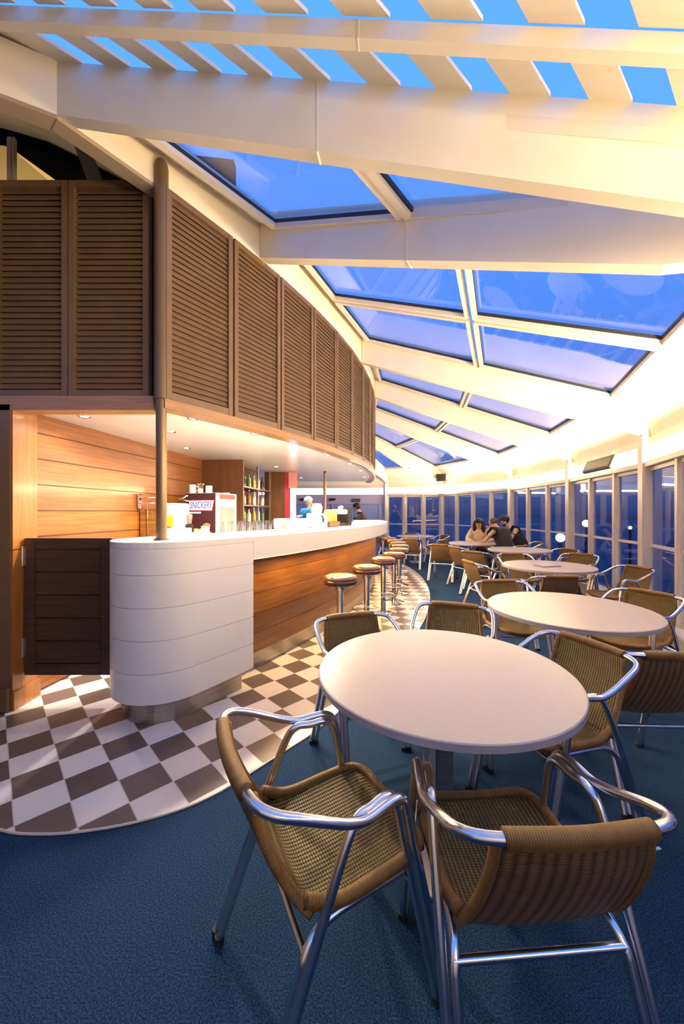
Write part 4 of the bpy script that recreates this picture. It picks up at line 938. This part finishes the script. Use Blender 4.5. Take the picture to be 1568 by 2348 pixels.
def person(label, loc, rz, pose, shirt, trousers, hair, hair_style='short', s=1.0, print_m=None, bald=False):
    o = thing('person', label, 'person', loc, rz); o.scale = (s, s, s)
    P = pose; pel, waist, chest, neck, head = P['spine']
    ch = [[(*pel, .12), (*waist, .115), (*chest, .13), (*neck, .055), (*lerp3(neck, head, .55), .06), (*head, .088), (*lerp3(neck, head, 1.55), .07)]]
    hands = []
    n = 7
    for sd in ('L', 'R'):
        sh, el, wr, hd = P['arm'+sd]
        ch.append([2, (*sh, .052), (*lerp3(sh, el, .6), .042), (*el, .036), (*lerp3(el, wr, .4), .035), (*wr, .024), (*hd, .030)]); n += 6; hi = n-1
        d = Vector(hd)-Vector(wr); d.normalize(); side = d.cross(Vector((0, 0, 1))).normalized() if abs(d.z) < .9 else Vector((1, 0, 0)); dn = d.cross(side).normalized()
        if dn.z > 0: dn = -dn
        for k, (off, ln) in enumerate(((-.030, .062), (-.010, .072), (.010, .067), (.030, .052))):
            a = Vector(hd)+d*.03+side*off; b = a+d*ln*.55+dn*.006; c = b+d*ln*.35+dn*.022
            ch.append([hi, (*a, .011), (*b, .009), (*c, .008)]); n += 3
        a = Vector(wr)+d*.03+side*.03*(1 if sd == 'L' else -1); b = a+d*.035+side*.02*(1 if sd == 'L' else -1)
        ch.append([hi-1, (*a, .012), (*b, .010)]); n += 2
        hip, kn, an, toe = P['leg'+sd]
        ch.append([0, (*hip, .095), (*lerp3(hip, kn, .5), .078), (*kn, .055), (*lerp3(kn, an, .4), .052), (*an, .035), (*toe, .035)]); n += 6
    skin_obj('body', ch, SKIN, o)
    # shirt and trousers follow the body
    g = .014
    sc_ = [[(*lerp3(pel, waist, .25), .14), (*waist, .145), (*chest, .165), (*lerp3(chest, neck, .75), .092)]]
    for sd in ('L', 'R'):
        sh, el, wr, hd = P['arm'+sd]
        e2 = P.get('sleeve', .55)
        pts = [2, (*sh, .082), (*lerp3(sh, el, min(e2, 1)), .064)]
        if e2 > 1: pts += [(*lerp3(el, wr, .5), .048), (*lerp3(el, wr, .92), .038)]
        sc_.append(pts)
    sh_o = skin_obj('shirt', sc_, shirt, o)
    tr = [[(*lerp3(pel, waist, .1), .135), (*pel, .135)]]
    for sd in ('L', 'R'):
        hip, kn, an, toe = P['leg'+sd]; tr.append([1, (*hip, .108), (*lerp3(hip, kn, .5), .092), (*kn, .07), (*lerp3(kn, an, .5), .066), (*lerp3(kn, an, .93), .058)])
    skin_obj('trousers', tr, trousers, o)
    for sd in ('L', 'R'):
        an, toe = P['leg'+sd][2:]; bm = NB(); tube(bm, [(an[0], an[1]-.05, an[2]-.035), (an[0], an[1]+.02, an[2]-.02), (toe[0], toe[1], .035), (toe[0], toe[1]+.06, .03)], [.04, .05, .04, .025], 12, n=3); obj('shoe', bm, BLACK, o, smooth=True)
    # face
    hv = Vector(head); up = (Vector(head)-Vector(neck)).normalized(); f = Vector(P.get('look', (0, 1, -.15))).normalized(); rt = f.cross(up).normalized(); f = up.cross(rt).normalized()
    def at(a, b, c): return hv+rt*a+f*b+up*c
    bm = NB(); tube(bm, [at(0, .078, .03), at(0, .10, -.005), at(0, .085, -.015)], [.008, .014, .012], 10); obj('nose', bm, SKIN, o, smooth=True)
    for sx in (-1, 1):
        bm = NB(); ball(bm, at(sx*.030, .076, .022), .011, 10); obj('eye', bm, BLACK, o, smooth=True)
        bm = NB(); ball(bm, at(sx*.086, -.005, .0), .022, 10, (.5, .9, 1.3)); obj('ear', bm, SKIN, o, smooth=True)
    bm = NB(); tube(bm, [at(-.024, .077, -.042), at(0, .084, -.044), at(.024, .077, -.042)], .006, 8); obj('mouth', bm, mat('lips', (.45, .15, .12), .5) if 'lips' not in bpy.data.materials else bpy.data.materials['lips'], o, smooth=True)
    M = Matrix((rt, f, up)).transposed().to_4x4()
    if not bald:
        bm = NB(); ball(bm, at(0, -.018, .035), .105, 20, (.93, 1.0, .98), M=M)
        bmesh.ops.delete(bm, geom=[v for v in bm.verts if (v.co-hv).dot(f) > .035 and (v.co-hv).dot(up) < .065], context='VERTS')
        bmesh.ops.delete(bm, geom=[v for v in bm.verts if (v.co-hv).dot(up) < -.075], context='VERTS')
        bmesh.ops.solidify(bm, geom=bm.faces[:], thickness=.012); obj('hair', bm, hair, o, smooth=True)
    else:
        bm = NB(); ball(bm, at(0, -.022, .0), .098, 20, (.95, .95, .7), M=M)
        bmesh.ops.delete(bm, geom=[v for v in bm.verts if (v.co-hv).dot(f) > .02], context='VERTS'); bmesh.ops.solidify(bm, geom=bm.faces[:], thickness=.006); obj('hair', bm, hair, o, smooth=True)
    if hair_style == 'long':
        for sx in (-1, 0, 1):
            bm = NB(); tube(bm, [at(sx*.07, -.05+.02*abs(sx), .06), at(sx*.092, -.04+.04*abs(sx), -.03), at(sx*.095, -.05+.07*abs(sx), -.14), at(sx*.085, -.05+.09*abs(sx), -.24)], [.04, .045, .045, .02], 10, n=3); obj('hair_lock', bm, hair, o, smooth=True)
    if hair_style == 'beard':
        bm = NB(); ball(bm, at(0, .035, -.055), .062, 14, (1.0, .85, .62), M=M); obj('beard', bm, hair, o, smooth=True)
    if print_m:
        c = Vector(chest); bm = NB(); ball(bm, c+Vector((.02, .135, -.06)), .05, 12, (.9, .25, 1.3)); obj('shirt_print', bm, print_m, sh_o, smooth=True)
    return o
def seated(lean=.12, hl=(-.10, .46, .78), hr=(.10, .46, .78), look=(0, 1, -.15), sleeve=.55, elbow=.20):
    k = lean
    ch = (0, .02+k, .93); nk = (0, .05+k*1.35, 1.06); hd = (0, .08+k*1.6, 1.165)
    return dict(spine=[(0, -.02, .53), (0, .0+k*.4, .72), ch, nk, hd], look=look, sleeve=sleeve,
        armL=[(-.17, .02+k, 1.0), (-elbow-.06, .16+k, .80), (hl[0]-.05, hl[1]-.06, hl[2]+.01), hl], armR=[(.17, .02+k, 1.0), (elbow+.06, .16+k, .80), (hr[0]+.05, hr[1]-.06, hr[2]+.01), hr],
        legL=[(-.09, .04, .52), (-.13, .40, .50), (-.12, .38, .09), (-.13, .48, .04)], legR=[(.09, .04, .52), (.13, .40, .50), (.13, .36, .09), (.14, .46, .04)])
BEIGE_S = noisy('beige_knit', (.60, .45, .26), (.68, .52, .32), 60, .8); BLACK_S = mat('black_tshirt', (.012, .012, .016), .8); BLACK_S2 = mat('black_tshirt_faded', (.02, .02, .026), .8)
JEANS = mat('dark_jeans', (.02, .03, .06), .8); BLUE_S = mat('bright_blue_shirt', (.04, .32, .75), .7); GREY_S = mat('dark_olive_top', (.06, .055, .045), .8)
ppl = [(3.14, 8.45, 250, 'person with long dark hair in a beige top, seated facing us at the far table'),
       (3.26, 7.35, 118, 'balding person in a black shirt seated with back turned at the far table'),
       (3.72, 7.85, 172, 'dark-haired bearded person in a black printed t-shirt leaning over the far table')]
person(ppl[0][3], (3.14, 8.45, 0), rad(245-90), seated(.10, (-.06, .42, .775), (.08, .42, .775), (.1, 1, -.35), sleeve=2), BEIGE_S, JEANS, HAIR_D, 'long', s=.97)
person(ppl[1][3], (3.29, 7.33, 0), rad(118-90), seated(.18, (-.10, .5, .775), (.12, .5, .775), (0, 1, -.1)), BLACK_S, JEANS, mat('short_brown_hair', (.12, .06, .03), .7), 'short', bald=True, s=1.02)
person(ppl[2][3], (3.92, 7.95, 0), rad(172-90), seated(.20, (-.08, .52, .775), (.10, .54, .775), (.25, 1, -.35)), BLACK_S2, JEANS, HAIR_D, 'beard', print_m=mat('white_print', (.6, .65, .75), .6), s=1.03)
for (x, y, a, lb) in ((3.14, 8.47, 245, 'cane armchair under the person in the beige top'), (3.29, 7.31, 118, 'cane armchair under the balding person in black'), (3.94, 7.95, 172, 'cane armchair under the bearded person')):
    dup(c0, (x, y, 0), rad(a-90), lb)
stand = dict(spine=[(0, 0, .95), (0, .0, 1.13), (0, .01, 1.34), (0, .03, 1.50), (0, .05, 1.61)], look=(-.2, 1, -.2), sleeve=.6,
    armL=[(-.18, .0, 1.42), (-.27, .08, 1.17), (-.20, .30, 1.10), (-.18, .37, 1.10)], armR=[(.18, .0, 1.42), (.27, .08, 1.17), (.20, .30, 1.12), (.18, .37, 1.13)],
    legL=[(-.09, 0, .92), (-.11, .02, .50), (-.11, -.01, .09), (-.12, .12, .04)], legR=[(.09, 0, .92), (.11, .02, .50), (.11, -.01, .09), (.12, .12, .04)])
person('white-haired bartender in a bright blue shirt standing behind the bar', (-.78, 8.2, .0), rad(-60), stand, BLUE_S, JEANS, HAIR_G, s=1.0)
lean = dict(spine=[(0, 0, .80), (0, .03, .97), (0, .12, 1.16), (0, .19, 1.30), (0, .24, 1.40)], look=(.1, 1, -.3), sleeve=2,
    armL=[(-.18, .12, 1.22), (-.28, .22, 1.02), (-.16, .42, .98), (-.12, .48, .98)], armR=[(.18, .12, 1.22), (.28, .22, 1.02), (.16, .42, .98), (.12, .48, .98)],
    legL=[(-.09, .03, .79), (-.14, .38, .72), (-.13, .36, .30), (-.13, .48, .26)], legR=[(.09, .03, .79), (.14, .38, .72), (.13, .34, .30), (.14, .46, .26)])
person('person in dark clothing sitting on a stool at the far end of the bar', (.66, 10.35, .0), rad(70), lean, GREY_S, BLACK_S, HAIR_D, s=1.08)
dup(s0, (.66, 10.33, .006), 0, 'round bar stool under the person in dark clothing at the bar end')
